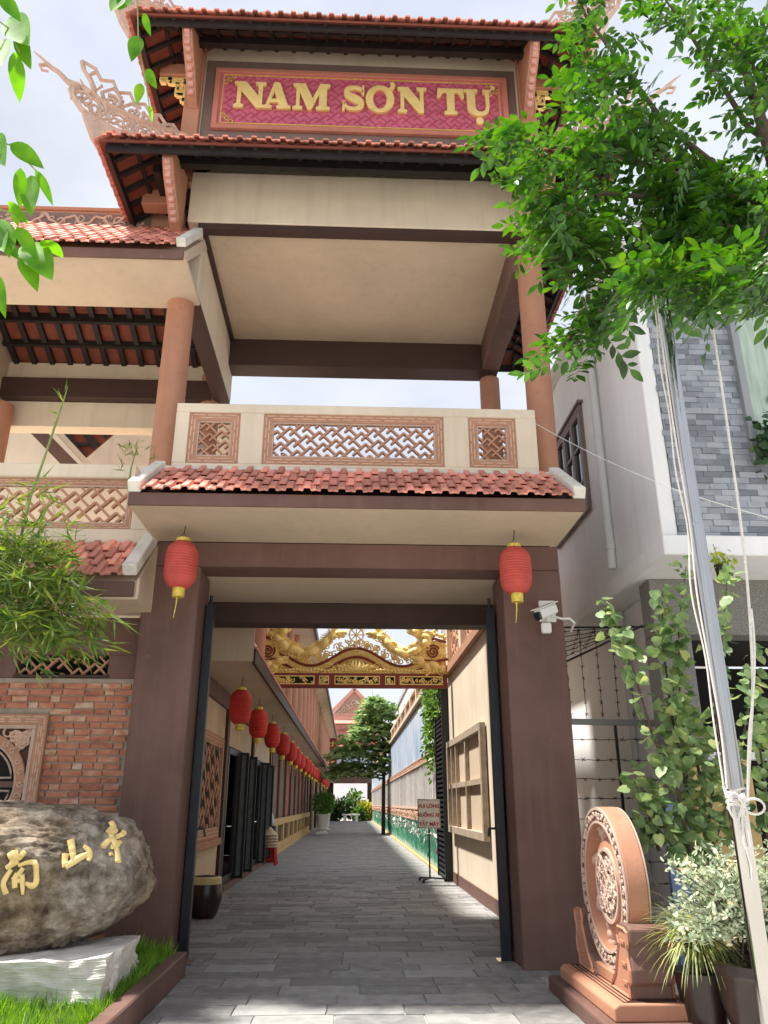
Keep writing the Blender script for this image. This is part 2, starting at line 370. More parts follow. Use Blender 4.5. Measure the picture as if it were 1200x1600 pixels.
# ================================================================== TEMPLE GATE
G = thing('temple_gate', 'tall two-tier temple gate with brown pillars, cream balcony and curled clay tile roofs', 'gate', (0, 9, 0))
def gbox(name, b, m, bevel=.008, parent=None, label=None): return mk(name, MB().box(*b), m, parent or G, bevel=bevel, label=label)
gbox('pillar', (-2.38, -1.76, 8.7, 9.36, 0, 4.12), BROWN, .012)
gbox('pillar', (1.74, 2.42, 8.7, 9.36, 0, 4.12), BROWN, .012)
gbox('rear_pillar', (-2.38, -2.20, 10.42, 11.3, 0, 3.85), BROWN)
gbox('rear_pillar', (2.2, 2.42, 10.42, 11.3, 0, 3.85), BROWN)
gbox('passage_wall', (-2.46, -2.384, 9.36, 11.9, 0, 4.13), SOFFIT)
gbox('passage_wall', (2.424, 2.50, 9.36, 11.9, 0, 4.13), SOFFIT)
gbox('lintel', (-2.38, 2.42, 8.702, 9.15, 4.122, 4.418), BROWN, .01)
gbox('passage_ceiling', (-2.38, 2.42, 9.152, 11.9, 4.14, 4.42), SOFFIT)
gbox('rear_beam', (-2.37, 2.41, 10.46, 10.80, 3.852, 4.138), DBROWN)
gbox('floor_slab', (-2.30, 2.36, 8.44, 11.9, 4.45, 5.14), BROWN)
# skirt roof over the entrance
SK = mk('skirt_roof', MB().prism([(8.7, 4.452), (7.6, 4.452), (7.6, 4.56), (8.38, 5.10), (8.7, 5.10)], (-2.30, 0, 0), (0, 1, 0), (0, 0, 1), (4.70, 0, 0)), DBROWN, G)
gbox('skirt_soffit', (-2.31, 2.41, 7.56, 8.70, 4.420, 4.450), SOFFIT, 0)
gbox('skirt_fascia', (-2.325, 2.425, 7.53, 7.598, 4.424, 4.565), BROWN, .006)
gbox('skirt_end_panel', (-2.316, -2.302, 7.60, 8.70, 4.452, 4.9), SOFFIT, 0)
def tile_mesh(w, l, name='roof_tile'):
    mb = MB(); pf = [(-.5, .006), (-.24, 0), (-.17, .032), (.17, .032), (.24, 0), (.5, .006)]; n = len(pf); t = .016
    vs = []
    for yy, dz, sc in ((0, .016, 1), (l * .55, .006, 1), (l, 0, .98)):
        vs += [(x * w * sc, yy, z + dz) for x, z in pf] + [(x * w * sc, yy, z + dz - t) for x, z in pf]
    m = 2 * n; fs = []
    for s in range(2):
        b0, b1 = s * m, (s+1) * m
        for i in range(n-1):
            fs.append((b0+i, b0+i+1, b1+i+1, b1+i)); fs.append((b0+n+i+1, b0+n+i, b1+n+i, b1+n+i+1))
        fs += [(b0, b1, b1+n, b0+n), (b0+n-1, b0+2*n-1, b1+2*n-1, b1+n-1)]
    for i in range(n-1): fs.append((i+1, i, n+i, n+i+1))
    mb.v = vs; mb.f = fs; me = mesh_of(name, mb); me.materials.append(TILE); return me
TM = tile_mesh(.178, .30)
rt = random.Random(8)
def tile_rows(parent, p0, p1, up, nrows, expo, pitch, me=TM, rotz=0, slope=.6, lift=.02, tabs=True):
    """courses of tiles from eave edge p0..p1, climbing along up"""
    p0 = Vector(p0); p1 = Vector(p1); d = (p1-p0); ln = d.length; d.normalize(); up = Vector(up).normalized()
    n = int(ln / pitch); pt = ln / n; nr = d.cross(up).normalized()
    if nr.z < 0: nr = -nr
    for r in range(nrows):
        off = .5 if r % 2 == 0 else 0.0
        for i in range(n if off else n + 1):
            s = (i + off) * pt
            if s < .04 or s > ln - .04: continue
            c = p0 + d*s + up*(r*expo) + nr*(lift + rt.uniform(-.004, .004))
            inst('roof_tile', me, parent, c, (slope + .03 + rt.uniform(-.02, .02), rt.uniform(-.02, .02), rotz + rt.uniform(-.015, .015)))
sl = math.atan2(.58, .84)
tile_rows(SK, (-2.20, 7.50, 4.555), (2.30, 7.50, 4.555), (0, math.cos(sl), math.sin(sl)), 5, .205, .178, slope=sl, lift=.03)
for s, x in ((-1, -2.27), (1, 2.37)):
    mk('verge_coping', MB().bar((x, 7.50, 4.615), (x, 8.42, 5.25), .13, .13, V(0, 0, 1)), WHITE, G, bevel=.012)
gbox('balcony_kerb', (-2.30, 2.38, 8.335, 8.42, 5.12, 5.225), WHITE, .012)
# balcony balustrade
BA = mk('balustrade', MB().box(-2.15, 2.20, 8.42, 8.58, 5.226, 5.30).box(-2.15, 2.20, 8.42, 8.58, 5.97, 6.09)
        .box(-2.15, -1.99, 8.421, 8.579, 5.30, 5.97).box(-1.38, -1.10, 8.421, 8.579, 5.30, 5.97).box(1.07, 1.37, 8.421, 8.579, 5.30, 5.97).box(1.95, 2.20, 8.421, 8.579, 5.30, 5.97), CREAM, G, bevel=.008)
mk('side_parapet', MB().box(-2.15, -2.02, 8.58, 11.8, 5.14, 6.088), CREAM, G, bevel=.008)
mk('side_parapet', MB().box(2.07, 2.198, 8.58, 11.8, 5.14, 6.088), CREAM, G, bevel=.008)
def lattice_panel(parent, x0, x1, z0, z1, y, u, border=.10, ux=V(1, 0, 0), nrm=V(0, -1, 0), name='lattice_panel', o=None, m1=FRET):
    """terracotta grille: key-pattern border, pale inner bead, fretwork"""
    o = Vector(o) if o is not None else V(x0, y, z0); w, h = x1-x0, z1-z0; uy = V(0, 0, 1); ux = Vector(ux); nrm = Vector(nrm)
    fr = MB(); frame4(fr, o, ux, uy, nrm, w, h, border, .07); P = mk(name, fr, m1, parent)
    kb = MB(); k = border
    def key(p, dr, sd, ln):                     # raised broken line along the border
        n = max(2, int(ln / .16)); st = ln / n
        for i in range(n):
            a = p + dr*(i*st + .015) + sd*(k*.30); b = p + dr*((i+1)*st - .02) + sd*(k*.30); kb.bar(a + nrm*.037, b + nrm*.037, k*.13, .010, nrm)
            a = p + dr*(i*st - st*.45 + .02) + sd*(k*.66); b = p + dr*(i*st + st*.5 - .01) + sd*(k*.66)
            if i > 0: kb.bar(a + nrm*.037, b + nrm*.037, k*.13, .010, nrm)
    key(o, ux, uy, w); key(o + uy*h, ux, -uy, w); key(o, uy, ux, h); key(o + ux*w, uy, -ux, h)
    mk('border_relief', kb, FRETL, P)
    bd = MB(); frame4(bd, o + ux*border + uy*border - nrm*.004, ux, uy, nrm, w-2*border, h-2*border, .022, .055); mk('inner_bead', bd, PALE, P)
    fw = MB(); q = border + .022; fret(fw, o + ux*q + uy*q - nrm*.012, ux, uy, nrm, w-2*q, h-2*q, u, u*.66, .05); mk('fretwork', fw, FRET, P)
    return P
lattice_panel(G, -1.99, -1.38, 5.30, 5.97, 8.475, .033)
lattice_panel(G, -1.10, 1.07, 5.30, 5.97, 8.475, .036)
lattice_panel(G, 1.37, 1.95, 5.30, 5.97, 8.475, .033)
# columns
def column(parent, x, y, r, z0, z1, m=ORANGE, name='column'):
    return mk(name, MB().lathe([(r*1.02, z0), (r, z0 + .1), (r*.985, z1 - .06), (r*.985, z1)], (x, y, 0), 28), m, parent, smooth=.7)
column(G, 2.40, 8.90, .172, 5.12, 9.9)
column(G, 2.33, 11.85, .172, 5.12, 8.5)
column(G, -2.50, 11.95, .172, 5.12, 8.5)
# upper storey
gbox('front_beam', (-2.35, 2.62, 8.70, 9.10, 9.05, 9.92), CREAM, .01)
gbox('beam_trim', (-2.20, 2.30, 8.722, 8.86, 8.95, 9.048), DBROWN, 0)
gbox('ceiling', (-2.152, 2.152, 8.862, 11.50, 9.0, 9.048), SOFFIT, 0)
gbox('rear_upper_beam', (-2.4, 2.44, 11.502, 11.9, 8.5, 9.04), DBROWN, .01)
gbox('side_beam', (2.154, 2.44, 8.87, 11.50, 8.5, 9.04), BROWN, .01)
LB = gbox('side_beam', (-2.42, -2.154, 8.87, 11.95, 8.02, 9.04), CREAM, .01, label='deep cream side beam over the balcony')
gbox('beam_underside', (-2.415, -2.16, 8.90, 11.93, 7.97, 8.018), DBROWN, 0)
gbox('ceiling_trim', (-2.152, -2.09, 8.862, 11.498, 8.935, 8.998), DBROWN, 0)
gbox('sign_wall', (-2.45, 2.50, 8.90, 11.8, 9.922, 12.95), CREAM, .01)
gbox('sign_surround', (-2.36, 2.40, 8.888, 8.899, 10.74, 12.30), mat('grey_brown_band', (.20, .135, .115), .7, .1), 0)
for s, c in ((-1, -2.50), (1, 2.55)):
    gbox('corner_post', (c-.12, c+.12, 8.80, 9.05, 9.93, 12.6), ORANGE, .01)
    # knee brackets, lower and upper tier
    for nm, pl in (('lower', [(8.70, 8.80), (8.70, 9.80), (7.88, 9.50), (7.88, 9.36), (8.02, 9.18), (8.30, 9.02), (8.50, 8.86)]),
                   ('upper', [(8.80, 11.20), (8.80, 12.35), (8.02, 12.05), (8.02, 11.90), (8.14, 11.72), (8.42, 11.52), (8.62, 11.28)])):
        bx = c - .07 - s*.03
        br = mk('knee_bracket', MB().prism(pl, (bx, 0, 0), (0, 1, 0), (0, 0, 1), (.14, 0, 0)), ORANGE, G, bevel=.006)
        q = pl[3:]
        for a, b in zip(q[:-1], q[1:]):
            for t in (.2, .55, .9):
                yy = a[0] + (b[0]-a[0])*t; zz = a[1] + (b[1]-a[1])*t; mk('carved_scale', MB().box(bx+.03, bx+.11, yy-.035, yy+.02, zz-.045, zz+.035), PINKC, br, bevel=.01)
    xa, xb = (c-.55, c-.125) if s < 0 else (c+.125, c+.55)
    gbox('beam_end', (xa, xb, 8.82, 9.02, 9.44, 9.70), ORANGE, .008)
    gbox('beam_end', (xa, xb, 8.84, 9.04, 11.93, 12.16), ORANGE, .008)
    gb = MB(); o = V(xa if s < 0 else xb, 8.90, 11.925); d = V(-s, 0, 0)
    for (a, b) in (((0, -.05), (.42, -.05)), ((.16, -.12), (.42, -.12)), ((.16, -.02), (.16, -.14)), ((.28, -.12), (.28, -.36)), ((.40, -.04), (.40, -.52)), ((.28, -.24), (.38, -.24)), ((.28, -.36), (.38, -.36)), ((.34, -.46), (.42, -.46)), ((.02, -.10), (.10, -.10)), ((.34, -.30), (.34, -.38))):
        gb.bar(o + d*a[0] + V(0, 0, a[1]), o + d*b[0] + V(0, 0, b[1]), .06, .055, V(0, -1, 0))
    mk('gilded_bracket', gb, GOLD, G)
# hip roofs
def hip_roof(name, hx0, hx1, y0, y1, ze, slope, run, label):
    R = mk(name, MB().box((hx0+hx1)/2-.5, (hx0+hx1)/2+.5, 9.6, 10.6, ze+.55, ze+.6), DBROWN, G, label=label)
    th = .045; rz = run*slope
    # four slope slabs: front, back, left, right (mitred at the hips)
    E = [V(hx0, y0, ze), V(hx1, y0, ze), V(hx1, y1, ze), V(hx0, y1, ze)]
    I = [V(hx0+run, y0+run, ze+rz), V(hx1-run, y0+run, ze+rz), V(hx1-run, y1-run, ze+rz), V(hx0+run, y1-run, ze+rz)]
    ups = [V(0, 1, slope), V(-1, 0, slope), V(0, -1, slope), V(1, 0, slope)]; rots = [0, PI/2, PI, -PI/2]
    an = math.atan(slope)
    for k in range(4):
        a, b, c, d = E[k], E[(k+1) % 4], I[(k+1) % 4], I[k]; t = V(0, 0, th)
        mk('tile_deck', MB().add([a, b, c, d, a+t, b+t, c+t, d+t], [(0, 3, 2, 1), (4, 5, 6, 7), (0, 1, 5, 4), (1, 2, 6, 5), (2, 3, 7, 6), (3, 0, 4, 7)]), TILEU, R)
        # timber under the deck
        up = ups[k]; e = (b-a).normalized(); ln = (b-a).length; dn = V(0, 0, -1)
        n = int(ln / .27)
        tb = MB(); lim = run
        for i in range(n + 1):
            s = .06 + (ln-.12) * i / n; m = min(lim, s, ln - s)
            if m < .12: continue
            p = a + e*s + up*.07 + dn*.036; q = a + e*s + up*m + dn*.036
            if k in (0, 1, 3): mk('rafter', MB().bar(p, q, .055, .07), BLACKW, R)
            else: tb.bar(p, q, .055, .07)
        for f in (.30, .62, .94):
            m = run*f; tb.bar(a + e*m + up*m + dn*.02, b - e*m + up*m + dn*.02, .05, .036)
        mk('battens', tb, BLACKW, R)
        m = .085; mk('eave_board', MB().bar(a + e*m + up*m + dn*.075, b - e*m + up*m + dn*.075, .035, .13), BLACKW, R)
        m = run*.46; mk('purlin', MB().bar(a + e*(m+.12) + up*m + dn*.14, b - e*(m+.12) + up*m + dn*.14, .10, .14), BLACKW, R)
    # tiles: the front eave course one by one, the rest as one field
    upv = V(0, 1, slope).normalized()
    tile_rows(R, E[0] + V(.05, -.035, th), E[1] + V(-.05, -.035, th), upv, 1, .2, .178, slope=an, lift=.018)
    tf = MB(); src = [tuple(v.co) for v in TM.vertices]; sf = [tuple(p.vertices) for p in TM.polygons]
    for k in range(4):
        a, b = E[k], E[(k+1) % 4]; e = (b-a).normalized(); ln = (b-a).length; up = ups[k].normalized(); nr = e.cross(up)
        rmx = int(run*math.sqrt(1+slope*slope)/.21)
        for r in range(1 if k == 0 else 0, rmx):
            ins = r*.21/math.sqrt(1+slope*slope); n = int((ln-2*ins)/.178)
            for i in range(n):
                s = ins + (ln-2*ins) * (i+.5)/n; c = a + e*s + up*(r*.21-.035) + nr*(th*.8+.03)
                tf.add([c + e*x + up*y + nr*z for x, y, z in src], sf)
    mk('tile_field', tf, TILE, R, kind='stuff')
    return R, E, I
RA, EA, IA = hip_roof('lower_roof', -3.30, 3.35, 7.70, 13.0, 9.40, .70, 1.2, 'lower hipped roof of clay tiles')
RB, EB, IB = hip_roof('upper_roof', -3.24, 3.30, 7.88, 12.8, 11.90, .70, 1.3, 'upper hipped roof of clay tiles')
# closing top of the upper roof + main ridge
c = [V(p.x, p.y, p.z + .03) for p in IB]
ra, rb = V(-1.0, 10.34, 14.0), V(1.06, 10.34, 14.0)
tp = MB().add(c + [ra, rb], [(0, 1, 5, 4), (1, 2, 5), (2, 3, 4, 5), (3, 0, 4)]); mk('roof_top', tp, TILE, RB)
mk('main_ridge', MB().box(-1.3, 1.36, 10.2, 10.48, 13.9, 14.5), PALE, RB, bevel=.03)
# curled hip ridges
def hip_ornament(base, dr, parent, sc=1.0):
    """openwork hip ridge standing over the hip line; local s runs out along the hip, h is up"""
    dr = Vector(dr).normalized(); nr = dr.cross(V(0, 0, 1)); base = Vector(base)
    P = lambda s, h: base + dr*(s*sc) + V(0, 0, h*sc)
    Q = lambda s, h: P(s, max(float(np.interp(s, HX, HY)) - .02, .30 + (h-.30)*.70))
    O = mk('hip_ridge', MB().prism([(0, -.10), (.55, -.26), (.95, -.46), (1.10, -.52), (1.25, -.30), (1.40, .04), (1.26, .0), (.95, -.06), (.62, -.06), (0, .0)], base - nr*.05*sc, dr*sc, V(0, 0, sc), nr*.10*sc), PALE, parent)
    def band(pts, wd, dep, name, m=PALE):
        mb = MB(); mb.tube([P(*p) for p in pts], [wd]*len(pts), 4, flat=dep/wd, up=nr); return mk(name, mb, m, O)
    lo = [(0, .0), (.30, -.03), (.62, -.06), (.95, -.06), (1.22, 0), (1.42, .10), (1.54, .25), (1.56, .38), (1.50, .46)]
    hi = [(0, .30), (.30, .27), (.62, .26), (.95, .30), (1.18, .36), (1.36, .45), (1.46, .50)]
    HX = [p[0] for p in hi]; HY = [p[1] for p in hi]
    band(lo, .045, .06, 'lower_band'); band(hi, .036, .055, 'upper_band')
    mk('end_block', MB().prism([(-.02, 0), (.16, -.06), (.16, .25), (-.02, .32)], base - nr*.03, dr*sc, V(0, 0, sc), nr*.06), PALE, O)
    band([(.20, -.06), (.20, .25)], .02, .045, 'divider')
    sm = MB()
    for i in range(15):
        t = i/14; s = .30 + 1.2*t; hl = np.interp(s, [p[0] for p in lo[:7]], [p[1] for p in lo[:7]]); hh = np.interp(s, [p[0] for p in hi], [p[1] for p in hi])
        c = P(s, (hl+hh)/2); r = max(.05, (hh-hl)*.42)*sc
        sm.tube(spiral(c, dr, V(0, 0, 1), r, 1.2, i*1.9, 12, 1 if i % 2 else -1), [.030*sc - .0012*k for k in range(12)], 5)
    mk('scrollwork', sm, PALE, O, smooth=1)
    # stepped fretwork above
    zz = MB()
    def path(p, w=.033): zz.tube([Q(*q) for q in p], [w*sc]*len(p), 4, up=nr)
    path([(.12, .30), (.20, .46), (.30, .40), (.40, .58), (.52, .52), (.62, .72), (.76, .64), (.84, .86), (1.00, .76), (1.08, 1.00), (1.24, .92), (1.34, 1.16), (1.52, 1.22)])
    path([(1.52, 1.22), (1.48, 1.02), (1.36, .78), (1.28, .50), (1.10, .12)])
    path([(.30, .22), (.44, .38), (.58, .30), (.66, .14)]); path([(.62, .50), (.62, .30), (.80, .20), (.92, .42), (.80, .60), (.66, .58)])
    path([(.92, .60), (.98, .22), (1.14, .34), (1.20, .62), (1.06, .82), (.94, .66)]); path([(1.22, .78), (1.28, .60), (1.40, .92), (1.34, 1.04)])
    path([(.44, .50), (.52, .40), (.60, .44)]); path([(.20, .36), (.28, .28), (.36, .36)])
    mk('stepped_fretwork', zz, PALE, O)
    fl = MB(); fl.tube(spiral(Q(1.05, .46), dr, V(0, 0, 1), .13*sc, 1.6, 1, 14), [.03*sc]*14, 5); fl.tube(spiral(Q(.76, .40), dr, V(0, 0, 1), .09*sc, 1.4, 2, 12), [.026*sc]*12, 5)
    fl.tube([Q(1.34, .14), Q(1.44, .36), Q(1.42, .56), Q(1.50, .74)], [.05*sc, .04*sc, .03*sc, .012], 5)
    fl.tube([Q(1.50, .22), Q(1.62, .42), Q(1.66, .58), Q(1.78, .72), Q(1.94, .80), Q(2.02, .72), Q(1.98, .62), Q(1.90, .64)], [.05*sc, .045*sc, .04*sc, .035*sc, .03*sc, .026*sc, .02*sc, .015*sc], 6)
    fl.tube([Q(1.90, .80), Q(2.02, .92), Q(2.12, 1.0)], [.03*sc, .02*sc, .008], 5)
    fl.tube([Q(1.40, .5), Q(1.54, .60), Q(1.66, .50), Q(1.60, .40)], [.03*sc, .03*sc, .02*sc, .012], 5)
    mk('flame_tip', fl, PALE, O, smooth=1, kind='stuff')
    return O
for (b, d) in ((V(-2.52, 8.78, 10.36), V(-.92, -.42, 0)), (V(2.57, 8.78, 10.36), V(.92, -.42, 0))): hip_ornament(b, d, RA)
for (b, d) in ((V(-2.46, 8.95, 12.78), V(-.92, -.42, 0)), (V(2.52, 8.95, 12.78), V(.92, -.42, 0))): hip_ornament(b, d, RB)
cl = MB()
for x in (-1.9, -1.55, 1.2, 1.6): cl.tube(spiral((x, 8.75, 13.05), (1, 0, 0), (0, 0, 1), .16, 1.3, 0, 14), [.03]*14, 5)
cl.tube([(-2.2, 8.75, 12.9), (-1.7, 8.75, 12.98), (-1.2, 8.75, 12.88)], .04, 5); cl.tube([(.9, 8.75, 12.88), (1.4, 8.75, 12.98), (2.0, 8.75, 12.88)], .04, 5)
mk('cloud_scroll', cl, PALE, RB, smooth=1)

# ================================================================== NAME SIGN
SG = thing('name_sign', 'magenta name board with raised gold letters below the upper roof', 'sign', (0, 8.88, 10.85))
sx0, sx1, sz0, sz1, sy = -2.20, 2.26, 10.89, 12.09, 8.884
mk('board', MB().box(sx0+.08, sx1-.08, sy-.030, sy, sz0+.07, sz1-.07), PINK, SG)
f = MB(); frame4(f, (sx0, sy-.03, sz0), (1, 0, 0), (0, 0, 1), (0, -1, 0), sx1-sx0, sz1-sz0, .08, .06); mk('frame', f, mat('coral_frame', (.52, .20, .14), .6, .1), SG, bevel=.006)
f = MB(); frame4(f, (sx0+.12, sy-.032, sz0+.11), (1, 0, 0), (0, 0, 1), (0, -1, 0), sx1-sx0-.24, sz1-sz0-.22, .016, .014)
for cx, cz, a, b in ((sx0+.12, sz0+.11, 1, 1), (sx1-.12, sz0+.11, -1, 1), (sx0+.12, sz1-.11, 1, -1), (sx1-.12, sz1-.11, -1, -1)):
    for p, q in (((0, .13), (.13, .13)), ((.13, .13), (.13, 0)), ((.07, .07), (.19, .07)), ((.07, .07), (.07, .19)), ((.19, .07), (.19, 0)), ((.07, .19), (0, .19))):
        f.bar((cx+a*p[0], sy-.034, cz+b*p[1]), (cx+a*q[0], sy-.034, cz+b*q[1]), .013, .012, V(0, -1, 0))
mk('gold_line', f, GOLDP, SG)
f = MB(); fret(f, (sx0+.16, sy-.032, sz0+.15), (1, 0, 0), (0, 0, 1), (0, -1, 0), sx1-sx0-.32, sz1-sz0-.30, .040, .019, .010); mk('key_relief', f, PINKD, SG)
def ribbon(pts, ws):
    l, r = [], []
    for i, p in enumerate(pts):
        a = pts[max(i-1, 0)]; b = pts[min(i+1, len(pts)-1)]; dx, dy = b[0]-a[0], b[1]-a[1]; n = math.hypot(dx, dy) or 1
        l.append((p[0]-dy/n*ws[i], p[1]+dx/n*ws[i])); r.append((p[0]+dy/n*ws[i], p[1]-dx/n*ws[i]))
    return l + r[::-1]
def bez(ctrl, n=40):
    """Catmull-Rom through (x, y, w) control points"""
    P = [ctrl[0]] + list(ctrl) + [ctrl[-1]]; out = []
    m = len(ctrl)-1
    for k in range(m):
        for t in np.linspace(0, 1, max(3, n//m), endpoint=(k == m-1)):
            p = [np.array(P[k+i], float) for i in range(4)]
            out.append(.5*((2*p[1]) + (-p[0]+p[2])*t + (2*p[0]-5*p[1]+4*p[2]-p[3])*t*t + (-p[0]+3*p[1]-3*p[2]+p[3])*t**3))
    return [(a[0], a[1]) for a in out], [a[2] for a in out]
def ell(cx, cy, rx, ry, n=40): return [(cx + rx*math.cos(2*PI*i/n), cy + ry*math.sin(2*PI*i/n)) for i in range(n)]
def horn(x, y):
    return ribbon(*bez([(x-.10, y-.10, .055), (x, y-.02, .06), (x+.06, y+.08, .06), (x+.02, y+.15, .05), (x-.05, y+.14, .035)], 20))
LET = {
 'N': ([[(0,0),(.34,0),(.34,.08),(.23,.12),(.23,.68),(.82,0),(1.0,0),(1.0,.88),(1.12,.92),(1.12,1),(.76,1),(.76,.92),(.88,.88),(.88,.42),(.40,1),(0,1),(0,.92),(.11,.87),(.11,.12),(0,.08)]], 1.12),
 'A': ([[(0,0),(.36,0),(.36,.08),(.25,.1),(.30,.25),(.62,.25),(.67,.1),(.58,.08),(.58,0),(1.10,0),(1.10,.08),(1.0,.1),(.66,1),(.44,1),(.14,.1),(0,.08)], [(.335,.34),(.58,.34),(.455,.72)]], 1.10),
 'M': ([[(0,0),(.34,0),(.34,.08),(.23,.11),(.23,.74),(.56,0),(.68,0),(.98,.70),(.98,.11),(.88,.08),(.88,0),(1.36,0),(1.36,.08),(1.25,.11),(1.25,.89),(1.36,.92),(1.36,1),(1.0,1),(.73,.40),(.44,1),(0,1),(0,.92),(.12,.89),(.12,.11),(0,.08)]], 1.36),
 'S': ([ribbon(*bez([(.80,.74,.02),(.72,.86,.05),(.46,.93,.055),(.20,.83,.08),(.22,.63,.11),(.46,.50,.14),(.70,.36,.12),(.72,.17,.085),(.48,.07,.055),(.20,.13,.05),(.08,.30,.02)], 60)), [(.76,.66),(.84,.66),(.84,1.0),(.78,1.0)], [(.03,0),(.09,0),(.12,.36),(.04,.36)]], .86),
 'O': ([ell(.55, .5, .55, .53), ell(.55, .5, .28, .42), horn(1.02, .98)], 1.12),
 'T': ([[(.28,0),(.78,0),(.78,.08),(.67,.11),(.67,.90),(.86,.88),(.98,.66),(1.06,.66),(1.04,1),(.02,1),(0,.66),(.08,.66),(.20,.88),(.39,.90),(.39,.11),(.28,.08)]], 1.06),
 'U': ([[(0,1),(.50,1),(.50,.92),(.40,.89),(.40,.30),(.44,.17),(.54,.11),(.66,.11),(.77,.17),(.82,.30),(.82,.89),(.72,.92),(.72,1),(1.02,1),(1.02,.92),(.93,.89),(.93,.28),(.88,.12),(.76,.02),(.58,-.03),(.40,-.02),(.24,.05),(.14,.18),(.12,.32),(.12,.89),(0,.92)], horn(1.06, .98), ell(.55, -.24, .13, .12, 24)], 1.10),
}
def letter_mesh(ch, h, w):
    sp, w0 = LET[ch]; cu = bpy.data.curves.new('letter', 'CURVE'); cu.dimensions = '2D'; cu.fill_mode = 'BOTH'; cu.extrude = .022; cu.bevel_depth = .006; cu.bevel_resolution = 1
    for pts in sp:
        s = cu.splines.new('POLY'); s.points.add(len(pts)-1); s.use_cyclic_u = True
        for i, (x, y) in enumerate(pts): s.points[i].co = (x*w/w0, y*h, 0, 1)
    ob = bpy.data.objects.new('tmp', cu); me = bpy.data.meshes.new_from_object(ob); bpy.data.objects.remove(ob); bpy.data.curves.remove(cu)
    me.materials.clear(); me.materials.append(GOLD); return me
sw = sx1 - sx0
for ch, u0, u1 in (('N', .070, .174), ('A', .165, .259), ('M', .268, .390), ('S', .432, .508), ('O', .513, .612), ('N', .622, .718), ('T', .757, .846), ('U', .848, .948)):
    me = letter_mesh(ch, .50, (u1-u0)*sw*(1.0 if ch not in 'O' else .98))
    inst('letter', me, SG, (sx0 + u0*sw, sy-.06, sz0 + .33*(sz1-sz0)), (PI/2, 0, 0))
# ================================================================== SIDE PAVILION (left of the gate)
S = thing('side_pavilion', 'cream side pavilion left of the gate with brick wall, lattice balcony and clay tile roof', 'building', (-4.5, 9.2, 0))
def sbox(name, b, m, bevel=.008, parent=None, label=None): return mk(name, MB().box(*b), m, parent or S, bevel=bevel, label=label)
BW = sbox('brick_wall', (-7.5, -2.40, 9.022, 9.32, 0, 2.88), MORTAR, 0, label='red handmade brick wall with pale mortar')
rb_ = random.Random(21)
def brick_mesh(v, l):
    r2 = random.Random(v); mb = MB(); h = .055; d = .05; j = lambda: r2.uniform(-.004, .004)
    mb.box(-l/2, l/2, -.022, .03, 0, h)
    mb.v = [(x + j(), y + (j()*.8 if y < 0 else 0), z + j()*.7) for x, y, z in mb.v]
    me = mesh_of('brick', mb); me.materials.append(BRICK); return me
BM = {l: [brick_mesh(i*7+int(l*1000), l) for i in range(5)] for l in (.23, .20, .16, .10)}
lowb = MB(); nb = 0
MX0, MX1, MZ0, MZ1 = -4.74, -3.33, 1.02, 2.48
z = .05; r = 0
while z < 2.83:
    x = -2.405 - rb_.uniform(0, .12)
    while x > -6.2:
        l = rb_.choice((.23, .23, .23, .20, .16, .10)); cx = x - l/2
        inside = MZ0-.06 < z < MZ1+.01 and MX0-.03 < cx - l/2 and cx + l/2 < MX1+.03
        if not inside:
            if z > .95 and x > -4.35: inst('brick', rb_.choice(BM[l]), BW, (cx, 9.022, z + rb_.uniform(-.003, .003)), (0, rb_.uniform(-.008, .008), 0)); nb += 1
            else:
                m2 = rb_.choice(BM[l]); lowb.add([(v.co.x+cx, v.co.y+9.022, v.co.z+z) for v in m2.vertices], [tuple(p.vertices) for p in m2.polygons])
        x -= l + .016
    z += .0715; r += 1
mk('brick_field', lowb, BRICK, BW, kind='stuff')
# carved square panel with round window
MP = mk('carved_panel', MB().box(MX0+.1, MX1-.1, 9.0, 9.021, MZ0+.1, MZ1-.1), mat('panel_dark', (.11, .055, .035), .8, .2), S, label='square terracotta panel with carved corners round a circular opening')
f = MB(); frame4(f, (MX0, 8.985, MZ0), (1, 0, 0), (0, 0, 1), (0, -1, 0), MX1-MX0, MZ1-MZ0, .115, .075); mk('border', f, FRET, MP, bevel=.004)
kb = MB(); nrm = V(0, -1, 0)
for o, d, sd, ln in ((V(MX0, 8.95, MZ0), V(1, 0, 0), V(0, 0, 1), MX1-MX0), (V(MX0, 8.95, MZ1), V(1, 0, 0), V(0, 0, -1), MX1-MX0), (V(MX0, 8.95, MZ0), V(0, 0, 1), V(1, 0, 0), MZ1-MZ0), (V(MX1, 8.95, MZ0), V(0, 0, 1), V(-1, 0, 0), MZ1-MZ0)):
    n = int(ln/.17); st = ln/n
    for i in range(n):
        kb.bar(o + d*(i*st+.02) + sd*.03, o + d*((i+1)*st-.02) + sd*.03, .014, .012, nrm)
        if i: kb.bar(o + d*(i*st-.06) + sd*.055, o + d*(i*st+.06) + sd*.055, .014, .012, nrm)
        if i: kb.bar(o + d*((i-.5)*st+.02) + sd*.08, o + d*((i+.5)*st-.02) + sd*.08, .014, .012, nrm)
mk('key_border', kb, FRETL, MP)
f = MB(); frame4(f, (MX0+.115, 8.975, MZ0+.115), (1, 0, 0), (0, 0, 1), (0, -1, 0), MX1-MX0-.23, MZ1-MZ0-.23, .04, .06); mk('pale_bead', f, PALE, MP, bevel=.004)
cx, cz = (MX0+MX1)/2, (MZ0+MZ1)/2
